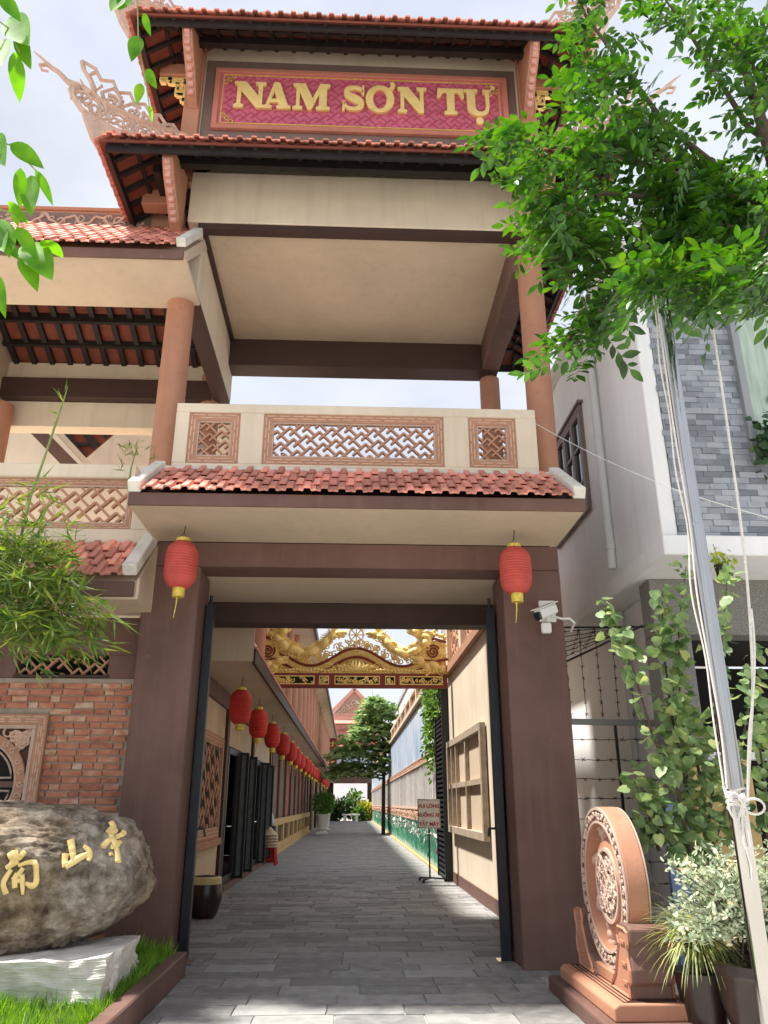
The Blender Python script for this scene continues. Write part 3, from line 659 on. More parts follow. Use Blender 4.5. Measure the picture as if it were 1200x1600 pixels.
def ring(c, r0, r1, y0, y1, n=48):
    mb = MB(); P = []
    for r_, yy in ((r0, y1), (r0, y0), (r1, y0), (r1, y1)):
        P += [(c[0] + r_*math.cos(2*PI*k/n), yy, c[1] + r_*math.sin(2*PI*k/n)) for k in range(n)]
    mb.add(P, [(i*n+k, i*n+(k+1) % n, ((i+1) % 4)*n+(k+1) % n, ((i+1) % 4)*n+k) for i in range(4) for k in range(n)]); return mb
mk('round_frame', ring((cx, cz), .46, .55, 8.955, 9.0), FRET, MP, smooth=.6)
mk('round_bead', ring((cx, cz), .435, .462, 8.965, 9.0), PALE, MP, smooth=.6)
mk('round_opening', MB().lathe([(.435, 0), (.435, .004)], (cx, 9.0, cz), 40, V(0, -1, 0)), DARK, MP)
sm = MB(); scrolls(sm, (MX0+.16, 8.975, MZ0+.16), (1, 0, 0), (0, 0, 1), MX1-MX0-.32, MZ1-MZ0-.32, 110, .035, .075, .013, 4, 5, mask=lambda x, y: math.hypot(x-(MX1-MX0-.32)/2, y-(MZ1-MZ0-.32)/2) > .60)
mk('corner_scrolls', sm, FRETL, MP, smooth=1, kind='stuff')
sm = MB()
for k in range(26):
    a = 2*PI*k/26; sm.tube(spiral((cx + .505*math.cos(a), 8.95, cz + .505*math.sin(a)), (1, 0, 0), (0, 0, 1), .04, 1.1, a, 9, 1 if k % 2 else -1), .011, 4)
mk('ring_scrolls', sm, FRETL, MP, smooth=1)
# window leaf inside the circle: cross bars with pale edges
sm = MB(); sm.box(cx-.43, cx+.43, 8.985, 8.997, cz-.03, cz+.03).box(cx-.03, cx+.03, 8.986, 8.996, cz-.43, cz+.43); mk('window_bars', sm, BROWN, MP)
for a0 in (0, PI/2, PI, 1.5*PI):
    pts = [(cx + .055*math.cos(a0+PI/4)*1.6, 8.985, cz + .055*math.sin(a0+PI/4)*1.6)]
    arc = [(cx + .40*math.cos(a0+t), 8.985, cz + .40*math.sin(a0+t)) for t in np.linspace(.17, PI/2-.17, 9)]
    mk('pane_bead', MB().tube(pts + arc + pts, .011, 4), PALE, MP)
# vent and lintel
sbox('lintel_band', (-7.5, -2.40, 8.985, 9.30, 3.14, 3.575), BROWN, .008)
sbox('vent_surround', (-2.76, -2.40, 8.99, 9.30, 2.882, 3.138), BROWN, 0); sbox('vent_surround', (-7.5, -3.78, 8.99, 9.30, 2.882, 3.138), BROWN, 0)
sbox('vent_sill', (-3.80, -2.74, 8.97, 9.30, 2.883, 2.915), DBROWN, .004)
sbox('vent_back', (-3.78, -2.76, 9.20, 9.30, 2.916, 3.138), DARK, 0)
f = MB(); fret(f, (-3.78, 9.06, 2.916), (1, 0, 0), (0, 0, 1), (0, -1, 0), 1.02, .222, .042, .022, .05); mk('vent_fretwork', f, FRET, S)
# lower skirt roof
SK2 = mk('lower_skirt_roof', MB().prism([(8.985, 3.60), (8.12, 3.60), (8.12, 3.78), (8.70, 4.30), (8.985, 4.30)], (-7.5, 0, 0), (0, 1, 0), (0, 0, 1), (5.20, 0, 0)), SOFFIT, S)
sbox('skirt_soffit', (-7.5, -2.27, 8.10, 8.698, 3.572, 3.598), SOFFIT, 0)
sbox('skirt_fascia', (-7.5, -2.32, 8.07, 8.118, 3.60, 3.765), BROWN, .005)
mk('skirt_end', MB().prism([(8.10, 3.60), (8.10, 3.80), (8.698, 4.36), (8.698, 3.60)], (-2.298, 0, 0), (0, 1, 0), (0, 0, 1), (.03, 0, 0)), SOFFIT, S)
s2 = math.atan2(.55, .66)
tile_rows(SK2, (-4.6, 8.03, 3.79), (-2.43, 8.03, 3.79), (0, math.cos(s2), math.sin(s2)), 4, .205, .178, slope=s2, lift=.025)
mk('verge_coping', MB().bar((-2.36, 7.99, 3.86), (-2.36, 8.71, 4.46), .15, .13), WHITE, S, bevel=.012)
# balcony parapet with lattice
PB = sbox('balcony_parapet', (-7.5, -2.335, 8.72, 8.86, 4.30, 4.57), CREAM, .006)
sbox('parapet_end', (-2.62, -2.335, 8.72, 8.86, 4.572, 5.205), CREAM, 0)
sbox('handrail', (-7.5, -2.20, 8.69, 8.90, 5.207, 5.385), CREAM, .012)
lattice_panel(S, -5.6, -2.62, 4.572, 5.205, 8.78, .046, border=.07)
sbox('balcony_floor', (-7.5, -2.48, 8.99, 14.5, 4.32, 4.55), CREAM, 0)
column(S, -2.37, 8.93, .178, 5.387, 7.84); column(S, -5.86, 11.7, .19, 4.55, 7.75)
# eaves, roof and ridge
RL = mk('pavilion_roof', MB().prism([(7.96, 7.90), (7.96, 7.94), (9.20, 9.22), (9.30, 9.22), (9.30, 9.10), (8.1, 7.90)], (-8.0, 0, 0), (0, 1, 0), (0, 0, 1), (5.86, 0, 0)), SOFFIT, S)
sbox('eave_soffit', (-8.0, -2.12, 7.95, 8.93, 7.842, 7.898), SOFFIT, .004)
sbox('eave_fascia', (-8.0, -2.14, 7.90, 7.948, 7.80, 7.925), BROWN, .005)
sbox('eave_beam', (-8.0, -2.43, 8.935, 9.02, 7.85, 8.60), SOFFIT, .004)
s3 = math.atan2(1.28, 1.26)
tile_rows(RL, (-5.3, 7.86, 7.935), (-2.24, 7.86, 7.935), (0, math.cos(s3), math.sin(s3)), 9, .20, .178, slope=s3, lift=.025)
mk('verge_coping', MB().bar((-2.17, 7.86, 8.0), (-2.17, 8.66, 8.84), .12, .11), WHITE, S, bevel=.01)
FZ = sbox('ridge_frieze', (-8.0, -2.55, 9.22, 9.36, 9.23, 9.62), FRET, .006)
sbox('frieze_cap', (-8.0, -2.55, 9.19, 9.39, 9.622, 9.68), ORANGE, .008)
sbox('frieze_panel', (-8.0, -3.0, 9.212, 9.219, 9.31, 9.58), mat('frieze_ground', (.22, .15, .13), .8, .15), 0, FZ)
sm = MB(); n = 60
sm.tube([(-5.4 + 2.3*i/n, 9.20, 9.445 + .07*math.sin(i*.62) + .02*math.sin(i*1.7)) for i in range(n+1)], [.022]*(n+1), 5)
scrolls(sm, (-5.3, 9.203, 9.33), (1, 0, 0), (0, 0, 1), 2.2, .23, 22, .05, .09, .014, 9)
mk('dragon_relief', sm, PALE, FZ, smooth=1)
# inside: rear slope seen from below
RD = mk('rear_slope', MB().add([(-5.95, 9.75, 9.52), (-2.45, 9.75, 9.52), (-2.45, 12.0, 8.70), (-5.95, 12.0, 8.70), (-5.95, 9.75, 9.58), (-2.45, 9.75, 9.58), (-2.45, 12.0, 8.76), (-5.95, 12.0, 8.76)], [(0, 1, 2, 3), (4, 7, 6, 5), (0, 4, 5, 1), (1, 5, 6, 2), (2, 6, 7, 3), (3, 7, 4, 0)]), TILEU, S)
for i in range(12):
    x = -5.85 + i*.305; mk('rafter', MB().bar((x, 9.76, 9.475), (x, 11.98, 8.66), .085, .07), BLACKW, RD)
for t, hh in ((.10, .05), (.36, .05), (.56, .12), (.78, .05)):
    mk('batten', MB().bar((-5.94, 9.75+2.25*t, 9.50-.82*t - .035), (-2.46, 9.75+2.25*t, 9.50-.82*t - .035), .075, hh+.05), BLACKW, RD)
sbox('rear_beam', (-6.2, -2.45, 11.90, 12.2, 8.32, 8.69), CREAM, .006); sbox('rear_beam', (-6.2, -2.45, 11.75, 12.15, 7.95, 8.318), DBROWN, .006)
sbox('rear_beam', (-6.2, -2.45, 11.92, 12.2, 7.48, 7.948), CREAM, .006)
sbox('side_beam', (-6.25, -5.97, 9.0, 12.2, 7.9, 9.9), SOFFIT, .006); sbox('side_beam', (-6.2, -5.95, 9.26, 11.74, 7.62, 7.899), DBROWN, .006)
sbox('rear_wall', (-7.5, -2.47, 14.7, 14.95, 4.56, 9.2), CREAM, 0)
mk('stair_beam', MB().bar(at(40, 655, 13.4), at(118, 735, 13.4), .22, .22, V(0, -1, 0)), BROWN, S)
mk('stair_beam', MB().bar(at(72, 655, 13.5), at(146, 735, 13.5), .10, .24, V(0, -1, 0)), CREAM, S)
tri = [at(85, 655, 13.7), at(205, 655, 13.7), at(130, 718, 13.7)]
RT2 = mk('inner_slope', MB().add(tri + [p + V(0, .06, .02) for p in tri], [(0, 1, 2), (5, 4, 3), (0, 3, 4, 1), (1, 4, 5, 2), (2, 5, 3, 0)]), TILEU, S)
for t in (.02, .27, .52, .77): mk('rafter', MB().bar(tri[0].lerp(tri[1], t) + V(0, -.04, 0), tri[2].lerp(tri[1], t) + V(0, -.04, 0), .10, .06, V(0, -1, 0)), BLACKW, RT2)
for t in (.30, .65): mk('batten', MB().bar(tri[0].lerp(tri[2], t) + V(0, -.03, 0), tri[1].lerp(tri[2], t) + V(0, -.03, 0), .06, .04, V(0, -1, 0)), BLACKW, RT2)

# ================================================================== BED, BOULDER, GRASS
bed = mk('planting_bed', MB().box(-6.0, -1.70, 5.2, 8.69, -.05, .15), SOIL); bed['kind'] = 'structure'
kerb = mk('bed_kerb', MB().box(-1.698, -1.56, 5.2, 8.66, -.02, .21), BROWN, bevel=.012)
tag(kerb, 'low brown painted kerb edging the grass bed beside the slate paving', 'kerb')
def rockmat():
    m, t, b, o = nodes('boulder_stone'); n = t.nodes; l = t.links; g = n.new('ShaderNodeNewGeometry')
    z1 = n.new('ShaderNodeTexNoise'); z1.inputs['Scale'].default_value = 5.5; z1.inputs['Detail'].default_value = 10; z1.inputs['Roughness'].default_value = .68; l.new(g.outputs['Position'], z1.inputs['Vector'])
    r1 = ramp(t, [(.30, (.035, .026, .020)), (.41, (.16, .13, .10)), (.51, (.30, .26, .21)), (.61, (.48, .44, .385)), (.78, (.27, .24, .215))]); l.new(z1.outputs['Fac'], r1.inputs[0])
    z2 = n.new('ShaderNodeTexNoise'); z2.inputs['Scale'].default_value = 1.1; z2.inputs['Detail'].default_value = 6; l.new(g.outputs['Position'], z2.inputs['Vector'])
    r2 = ramp(t, [(.40, (0, 0, 0)), (.62, (1, 1, 1))]); l.new(z2.outputs['Fac'], r2.inputs[0])
    mx = n.new('ShaderNodeMix'); mx.data_type = 'RGBA'; mx.blend_type = 'MULTIPLY'; l.new(r2.outputs[0], mx.inputs['Factor']); l.new(r1.outputs[0], mx.inputs['A']); mx.inputs['B'].default_value = (.90, .76, .60, 1)
    l.new(mx.outputs['Result'], b.inputs['Base Color']); b.inputs['Roughness'].default_value = .8; b.inputs['Specular IOR Level'].default_value = .35
    mp = n.new('ShaderNodeMapping'); mp.inputs['Scale'].default_value = (1, 1, 2.2); mp.inputs['Rotation'].default_value = (0, .5, 0); l.new(g.outputs['Position'], mp.inputs['Vector'])
    z3 = n.new('ShaderNodeTexNoise'); z3.inputs['Scale'].default_value = 16; z3.inputs['Detail'].default_value = 9; z3.inputs['Roughness'].default_value = .7; l.new(mp.outputs[0], z3.inputs['Vector'])
    z4 = n.new('ShaderNodeTexNoise'); z4.inputs['Scale'].default_value = 55; z4.inputs['Detail'].default_value = 6; l.new(g.outputs['Position'], z4.inputs['Vector'])
    b0 = n.new('ShaderNodeBump'); b0.inputs['Strength'].default_value = .7; b0.inputs['Distance'].default_value = .012; l.new(z4.outputs['Fac'], b0.inputs['Height'])
    bp = n.new('ShaderNodeBump'); bp.inputs['Strength'].default_value = .9; bp.inputs['Distance'].default_value = .03; l.new(b0.outputs[0], bp.inputs['Normal']); l.new(z3.outputs['Fac'], bp.inputs['Height']); l.new(bp.outputs[0], b.inputs['Normal'])
    return m
ROCK = rockmat()
bm = bmesh.new(); bmesh.ops.create_icosphere(bm, subdivisions=7, radius=1)
RC = V(-2.84, 7.36, .97)
for v in bm.verts:
    p = v.co.copy(); q = V(*[math.copysign(abs(c)**.72, c) for c in p]); q = q * (1/ max(1e-6, (abs(q.x)**2.6+abs(q.y)**2.6+abs(q.z)**2.6)**(1/2.6)))
    q = V(q.x*1.12, q.y*.60, q.z*.54)
    if q.z < 0: q.x *= 1 + q.z*.62; q.y *= 1 + q.z*.35
    if q.x > .3: q.z -= (q.x-.3)*.05
    d0 = mnoise.noise(p*6)*.35
    d = mnoise.fractal(p*1.1 + V(3, 1, 7), .9, 2.1, 5)*.07 + mnoise.ridged_multi_fractal(p*1.8 + V(1, 5, 2), .9, 2.2, 5, 1, 2)*.035 + mnoise.fractal(p*7, .7, 2.1, 6)*.022 + (mnoise.cell(p*5 + V(d0, d0, d0)) - .5)*.010
    v.co = q + p*d
me = bpy.data.meshes.new('boulder'); bm.to_mesh(me); bm.free()
zs = [v.co.z for v in me.vertices]
vs_ = [v.co.copy() + RC for v in me.vertices]
BT = BVHTree.FromPolygons(vs_, [tuple(p.vertices) for p in me.polygons])
for v in me.vertices: v.co = v.co + RC
me.materials.append(ROCK); me.polygons.foreach_set('use_smooth', [True]*len(me.polygons))
BO = thing('boulder', 'rounded brown-grey boulder carrying three gold characters on a white marble slab', 'boulder', RC - V(0, 0, .56))
rk = bpy.data.objects.new('stone', me); COL.objects.link(rk); rk.parent = BO; rk.location = -WL[BO.name]; WL[rk.name] = V(0, 0, 0)
def rock_hit(zx, zy):
    h = BT.ray_cast(EYE, _ray(zx/5, 1260 + zy/5).normalized())
    return h[0] if h[0] is not None else at(zx/5, 1260 + zy/5, 7.0)
def stroke(mb, pts, ws, pl):
    P, W = bez([(x, y, w_) for (x, y), w_ in zip(pts, ws)], 16); Q = []
    nn = V(-pl[0], 1, -pl[1]).normalized(); p0 = V(0, pl[2], 0)
    for x, y in P:
        q = at_plane(x/5, 1260 + y/5, p0, nn); h = rock_hit(x, y)
        Q.append((q if (q-EYE).length < (h-EYE).length else h) - nn*.010)
    mb.tube(Q, [max(.012, w_*.00118) for w_ in W], 8, flat=.55, up=-nn)
chars = [
 [([(75,395),(110,375),(142,372)],[26,26,20]), ([(118,345),(122,395),(95,450),(58,482)],[20,26,22,12]), ([(195,352),(172,385),(148,412)],[16,18,14]), ([(52,478),(100,452),(150,425)],[16,18,18]),
  ([(95,490),(50,555),(30,610),(52,680)],[14,18,18,20]), ([(150,462),(215,438),(278,440),(288,520),(285,595),(250,618),(205,598)],[12,14,20,18,20,20,10]), ([(185,478),(150,530),(100,570)],[14,18,14]), ([(140,520),(120,570),(120,635)],[16,20,18]), ([(178,530),(180,610),(182,685)],[16,16,10]), ([(105,600),(150,580),(200,575)],[12,14,12])],
 [([(550,262),(562,330),(575,425)],[24,22,20]), ([(512,372),(505,420),(512,472)],[24,20,22]), ([(512,472),(565,440),(620,405),(690,372)],[20,22,22,18]), ([(655,312),(690,345),(700,385),(690,425)],[12,18,20,14])],
 [([(865,128),(882,165),(850,200),(835,215)],[24,24,22,20]), ([(838,215),(880,205),(915,190)],[18,22,14]), ([(968,205),(945,228),(900,238)],[22,20,14]), ([(930,245),(870,258),(830,285),(800,322)],[14,16,20,22]), ([(868,232),(895,290),(912,360),(920,440)],[22,24,20,24]), ([(860,322),(895,318),(935,280)],[18,22,18]), ([(868,382),(864,380),(866,376)],[18,18,18])]]
for c in chars:
    mb = MB(); H_ = [rock_hit(x, y) for p, w_ in c for x, y in p]
    M_ = np.array([[h.x, h.z, 1] for h in H_]); pl = np.linalg.lstsq(M_, np.array([h.y for h in H_]), rcond=None)[0]
    for p, w_ in c: stroke(mb, p, w_, pl)
    mk('gold_character', mb, GOLD, BO, smooth=1.2)
# marble slab under it
bm = bmesh.new(); bmesh.ops.create_cube(bm, size=1); bmesh.ops.subdivide_edges(bm, edges=bm.edges[:], cuts=19, use_grid_fill=True)
for v in bm.verts:
    p = v.co; q = V(-2.72 + p.x*1.86, 7.12 + p.y*1.0, .30 + p.z*.30 + (p.x-.1)*.10)
    n_ = mnoise.fractal(q*2.6, .8, 2.1, 5)*.7; k = mnoise.ridged_multi_fractal(V(q.x*6, q.y*6, q.z*1.0), .8, 2.1, 4, 1, 2)*.5 - .5
    side = max(abs(p.x), abs(p.y)) > .49
    v.co = q + V((math.copysign(.09, p.x)*n_ if abs(p.x) > .4 else 0), (math.copysign(1, p.y)*(n_*.09 + k*.05) if side else 0), (n_*.045 if p.z > 0 else n_*.08))
    if side and p.z < .1: v.co += V(0, .14*max(0, .1-p.z)*(1 if p.y < 0 else 0), 0)
me = bpy.data.meshes.new('marble_slab'); bm.to_mesh(me); bm.free(); me.materials.append(MARB)
ms_ = bpy.data.objects.new('marble_slab', me); COL.objects.link(ms_); tag(ms_, 'rough white marble slab lying in the grass under the boulder', 'stone slab')
# lawn
r_ = np.random.default_rng(11); n = 26000
P = np.stack([-1.70 - (r_.random(n)**1.0)*2.2, 5.3 + r_.random(n)*3.35, np.full(n, .148)], 1)
keep = ~((P[:, 0] < -1.95) & (P[:, 1] > 6.75) & (P[:, 1] < 7.6)); P = P[keep]; n = len(P)
A = np.stack([r_.normal(0, .45, n), r_.normal(-.1, .45, n), np.ones(n)], 1); Sd = r_.normal(0, 1, (n, 3)) * [1, 1, .1]
sz = (r_.uniform(.07, .16, n) + .06*(P[:, 1] > 7.5)) * (1 + .5*np.sin(P[:, 0]*7)*np.cos(P[:, 1]*5))
gr = leaves('lawn_grass', 'blade', P, A, Sd*1.0, sz, L_GRASS, None, 'stuff'); tag(gr, 'bright green lawn grass growing round the marble slab', 'grass')
# ================================================================== TOWNHOUSE (right)
H = thing('townhouse', 'white townhouse with blue-grey stone tile front beside the gate', 'building', (5, 10, 0))
def hbox(name, b, m, bevel=.006, parent=None, label=None): return mk(name, MB().box(*b), m, parent or H, bevel=bevel, label=label)
hbox('side_wall', (3.45, 3.63, 8.10, 17.0, 4.33, 8.45), HWHITE, .01)
hbox('front_wall', (3.632, 7.5, 8.13, 8.30, 4.33, 8.9), HGREY, 0)
hbox('upper_slab', (3.39, 7.5, 7.96, 17.0, 4.10, 4.328), HWHITE, .012)
hbox('lower_side_wall', (3.82, 4.0, 9.02, 17.0, 0, 4.098), HWHITE, .006)
hbox('roof_gutter', (3.30, 3.449, 8.0, 17.0, 8.32, 8.46), WHITEP, .01); hbox('roof_slab', (3.40, 7.5, 8.0, 17, 8.462, 8.6), HWHITE, .01)
GF = hbox('granite_pier', (3.56, 3.98, 8.92, 9.28, 0, 3.42), GRAN, .008); hbox('granite_band', (3.56, 7.5, 8.93, 9.27, 3.422, 4.098), GRAN, .008)
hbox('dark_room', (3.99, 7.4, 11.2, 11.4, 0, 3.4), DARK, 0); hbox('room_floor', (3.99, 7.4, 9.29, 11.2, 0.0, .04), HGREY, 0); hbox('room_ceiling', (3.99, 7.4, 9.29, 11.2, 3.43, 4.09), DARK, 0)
hbox('window_sill', (3.99, 7.4, 8.95, 9.2, 2.02, 2.10), HWHITE, .004)
# stone tiles on the front
ft = random.Random(31)
def st_mesh(l):
    mb = MB(); mb.box(-l/2, l/2, -.014, .016, 0, .070); me = mesh_of('stone_tile', mb); me.materials.append(BTILE); return me
STM = {l: st_mesh(l) for l in (.205, .15, .10, .06)}
TW = mk('stone_cladding', MB().box(3.64, 7.4, 8.10, 8.128, 4.33, 8.44), mat('tile_grout', (.36, .37, .38), .9, .15), H); tf = MB(); cnt = 0
z = 4.335; r = 0
WX0, WX1, WZ0, WZ1 = 4.66, 6.4, 5.30, 8.2
while z < 8.40:
    x = 3.63 + (-.02 if r % 4 == 1 else .0) + ft.choice((0, .03)); first = True; off = (r % 3) * .068
    while x < 7.3:
        l = (.06, .15, .205)[r % 3] if first else .205; first = False
        if z > WZ0 - .06 and z < WZ1 and x + l > WX0 and x < WX0: l2 = WX0 - x; l = .15 if l2 > .15 else .10 if l2 > .10 else .06
        c = x + l/2
        if not (z > WZ0 - .06 and z < WZ1 and c > WX0 - .02 and c < WX1):
            dy = ft.choice((0, 0, .004, -.005, -.009))
            if x < 4.9 and z < 8.05 and cnt < 300: inst('stone_tile', STM[l], TW, (c, 8.10 + dy, z + ft.uniform(-.001, .001))); cnt += 1
            else: tf.add([(v.co.x + c, v.co.y + 8.10 + dy, v.co.z + z) for v in STM[l].vertices], [tuple(p.vertices) for p in STM[l].polygons])
        x += l + .004
    z += .0745; r += 1
mk('stone_tile_field', tf, BTILE, TW, kind='stuff')
CURT = mat('green_curtain', (.42, .52, .44), .5, .25, 2.5, .3, 9, stretch=(6, 1, .6))
WN = mk('front_window', MB().box(WX0+.03, WX1, 8.02, 8.06, WZ0+.03, WZ1), CURT, H, label='tall front window with a pale green curtain')
f = MB(); frame4(f, (WX0-.05, 8.06, WZ0-.05), (1, 0, 0), (0, 0, 1), (0, -1, 0), WX1-WX0+.1, WZ1-WZ0+.1, .085, .12); mk('window_frame', f, mat('grey_aluminium', (.34, .35, .35), .4, .1, metal=.5), WN, bevel=.005)
# side window with four leaves
SW = mk('side_window', MB().box(3.435, 3.448, 10.45, 12.25, 5.62, 7.20), GLASS, H, label='wooden casement window in the white side wall')
WF = mat('grey_brown_timber', (.21, .16, .14), .6, .15)
f = MB(); frame4(f, (3.42, 10.40, 5.56), (0, 1, 0), (0, 0, 1), (-1, 0, 0), 1.92, 1.70, .08, .06); mk('window_frame', f, WF, SW, bevel=.005)
for k in range(4):
    f = MB(); y0 = 10.48 + k*.44; frame4(f, (3.415, y0, 5.64), (0, 1, 0), (0, 0, 1), (-1, 0, 0), .43, 1.54, .055, .04)
    for zz in (6.05, 6.62): f.box(3.40, 3.43, y0+.05, y0+.38, zz, zz+.045)
    mk('casement', f, WF, SW)
mk('window_hood', MB().box(3.36, 3.448, 10.33, 12.4, 7.27, 7.31), WF, SW)
for nm, x, y, z0, z1, rr in (('drainpipe', 3.375, 9.62, 4.42, 8.3, .058), ('drainpipe', 3.74, 9.45, .35, 4.09, .058), ('drainpipe', 3.76, 10.6, 0, 4.09, .045)):
    mk(nm, MB().lathe([(rr, z0), (rr, z0+.26), (rr*1.14, z0+.262), (rr*1.14, z0+.36), (rr, z0+.362), (rr, z1)], (x, y, 0), 18), PVC, H, smooth=.6)
# things in the open room
yb = mk('leaning_board', MB().box(3.62, 3.95, 8.55, 8.62, .0, 1.95), mat('yellow_board', (.60, .43, .19), .7, .12), bevel=.006); tag(yb, 'tall yellow board standing behind the heart-leaved climber', 'board')
bb = mk('blue_panel', MB().box(3.30, 3.60, 8.66, 8.72, .0, 1.55), mat('blue_sheet', (.20, .27, .45), .6, .1), bevel=.006); tag(bb, 'pale blue panel standing by the granite pier', 'panel')
fe = thing('fire_extinguisher', 'small red extinguisher hanging by the yellow post behind the steel pole', 'extinguisher', (4.02, 8.45, 1.25))
mk('cylinder', MB().lathe([(.02, 1.25), (.055, 1.27), (.055, 1.55), (.03, 1.60), (.02, 1.63)], (4.02, 8.45, 0), 14), REDP, fe, smooth=.6); mk('valve', MB().box(3.99, 4.07, 8.43, 8.47, 1.63, 1.67), WIRE, fe)
yp = mk('yellow_post', MB().box(4.10, 4.24, 8.50, 8.60, 0, 2.0), bpy.data.materials['yellow_board'], bevel=.006); tag(yp, 'yellow timber post right of the steel pole beside the extinguisher', 'post')

# ================================================================== BARBED FENCE
BF = thing('barbed_wire_fence', 'barbed wire strung on rails between brown pillar and white house', 'fence', (3.1, 9.9, 0))
rf = random.Random(5)
def barbed(name, p, q, n=7, r=.0042):
    p = Vector(p); q = Vector(q); mb = MB(); m = 14; pts = [p.lerp(q, i/m) + V(rf.uniform(-.008, .008), rf.uniform(-.006, .006), rf.uniform(-.008, .008)) for i in range(m+1)]
    mb.tube(pts, r, 4)
    for k in range(n):
        c = p.lerp(q, (k+.5)/n); d = V(rf.uniform(-1, 1), rf.uniform(-.6, .6), rf.uniform(-1, 1)).normalized()*.03; e = V(d.z, d.y, -d.x)
        mb.tube([c-d, c+d], .0042, 4); mb.tube([c-e, c+e], .0042, 4)
    return mk(name, mb, WIRE, BF)
mk('rail', MB().bar((2.43, 9.9, 2.52), (3.80, 9.9, 2.50), .06, .07), mat('galvanised', (.30, .30, .29), .5, .2, metal=.5), BF)
mk('rail', MB().bar((2.43, 9.9, 3.70), (3.80, 9.9, 3.72), .022, .022), WIRE, BF)
mk('rail', MB().bar((2.43, 9.9, 3.12), (3.55, 9.3, 3.60), .022, .022), WIRE, BF); mk('rail', MB().bar((3.80, 9.9, 3.72), (3.55, 9.3, 3.60), .022, .022), WIRE, BF)
mk('post', MB().box(3.28, 3.31, 9.89, 9.92, 0, 2.50), WIRE, BF)
for i in range(6): x = 2.55 + i*.20; barbed('strand', (x, 9.9, 2.53), (x + rf.uniform(-.03, .03), 9.85, 3.72), 8)
for i in range(6): z = 3.20 + i*.085; barbed('strand', (2.44, 9.88, z), (3.55 - (3.72-z)*.55, 9.45, 3.60 + (z-3.5)*.25), 6, .005)
for i in range(9): z = 2.30 - i*.23; barbed('strand', (2.43, 9.9, z), (3.80, 9.9, z + rf.uniform(-.02, .02)), 8)

# ================================================================== CARVED STONE DRUM
D = thing('carved_drum', 'round carved terracotta drum on a scrolled stand with stepped base', 'drum', (2.16, 6.98, 0))
OR2 = ORANGE
mk('lower_step', MB().box(1.78, 2.54, 6.08, 7.86, 0, .13), BROWN, D, bevel=.02, seg=2)
st = MB().prism([(1.86, 0), (2.46, 0), (2.46, .085), (2.42, .11), (1.90, .11), (1.86, .085)], (0, 6.22, .131), (1, 0, 0), (0, 0, 1), (0, 1.50, 0)); US = mk('upper_step', st, ORANGE, D, bevel=.012, seg=2)
kb = MB()
for zz, xo in ((.243, .0),):
    for k in range(3):
        i = .05 + k*.035; x0, x1, y0, y1 = 1.90+i, 2.42-i, 6.22+i, 7.72-i
        for a, b in (((x0, y0), (x1, y0)), ((x1, y0), (x1, y1)), ((x1, y1), (x0, y1)), ((x0, y1), (x0, y0))): kb.bar((a[0], a[1], zz), (b[0], b[1], zz), .010, .006)
mk('step_lines', kb, DBROWN, US)
cy, cz, R0 = 6.98, .93, .60; xf, xb_ = 2.09, 2.25
ring_prof = lambda r0, r1: [(r0, 0), (r0, .18), (r1, .18), (r1, 0)]
def xring(r0, r1, x0, x1, n=64):
    mb = MB(); P = []
    for r_, xx in ((r0, x1), (r0, x0), (r1, x0), (r1, x1)): P += [(xx, cy + r_*math.cos(2*PI*k/n), cz + r_*math.sin(2*PI*k/n)) for k in range(n)]
    mb.add(P, [(i*n+k, i*n+(k+1) % n, ((i+1) % 4)*n+(k+1) % n, ((i+1) % 4)*n+k) for i in range(4) for k in range(n)]); return mb
RM = mk('drum_rim', xring(.47, R0, xf, xb_), ORANGE, D, smooth=.6, bevel=.01)
for s, xx in ((-1, xf), (1, xb_)):
    mk('outer_bead', xring(.575, .597, xx - (.012 if s < 0 else -.0), xx + (.0 if s < 0 else .012)), PALE, RM, smooth=.6); mk('inner_bead', xring(.472, .492, xx - (.012 if s < 0 else 0), xx + (0 if s < 0 else .012)), PALE, RM, smooth=.6)
    sm = MB()
    for k in range(44):
        a = 2*PI*k/44; c = V(xx + s*.008, cy + .534*math.cos(a), cz + .534*math.sin(a)); sm.tube(spiral(c, V(0, -math.sin(a), math.cos(a)), V(0, math.cos(a), math.sin(a)), .034, 1.1, k, 9, 1 if k % 2 else -1), .0095, 4)
    mk('rim_scrolls', sm, PALE, RM, smooth=1)
mk('rim_ground', xring(.492, .575, xf-.003, xf+.01), mat('drum_ground_brown', (.16, .085, .06), .8, .2), RM)  # darker brown ring behind the rim scrolls
MD = mk('medallion', MB().lathe([(.001, -.035), (.33, -.035), (.36, -.02), (.36, .09), (.001, .09)], (xf+.08, cy, cz), 48, V(1, 0, 0)), ORANGE, D, smooth=.6)
mk('medallion_ring', xring(.255, .285, xf+.025, xf+.05), PALE, MD, smooth=.6)
mk('medallion_ground', xring(.002, .256, xf+.040, xf+.046), mat('medallion_brown', (.20, .11, .08), .8, .2), MD)
sm = MB(); scrolls(sm, (xf+.035, cy+.26, cz-.26), (0, -1, 0), (0, 0, 1), .52, .52, 70, .03, .06, .012, 12, 4, mask=lambda x, y: math.hypot(x-.26, y-.26) < .215)
mk('dragon_relief', sm, PALE, MD, smooth=1)
sm = MB()
for a in np.linspace(0, 2*PI, 9)[:-1] + .35:
    sm = MB()
    for t in (.35, .42, .48): sm.blob((xf+.09, cy + t*math.cos(a+(.48-t)*1.2), cz + t*math.sin(a+(.48-t)*1.2)), .045, .055, .055, 8, 5)
    mk('cloud_spoke', sm, FRETL, D, smooth=1)
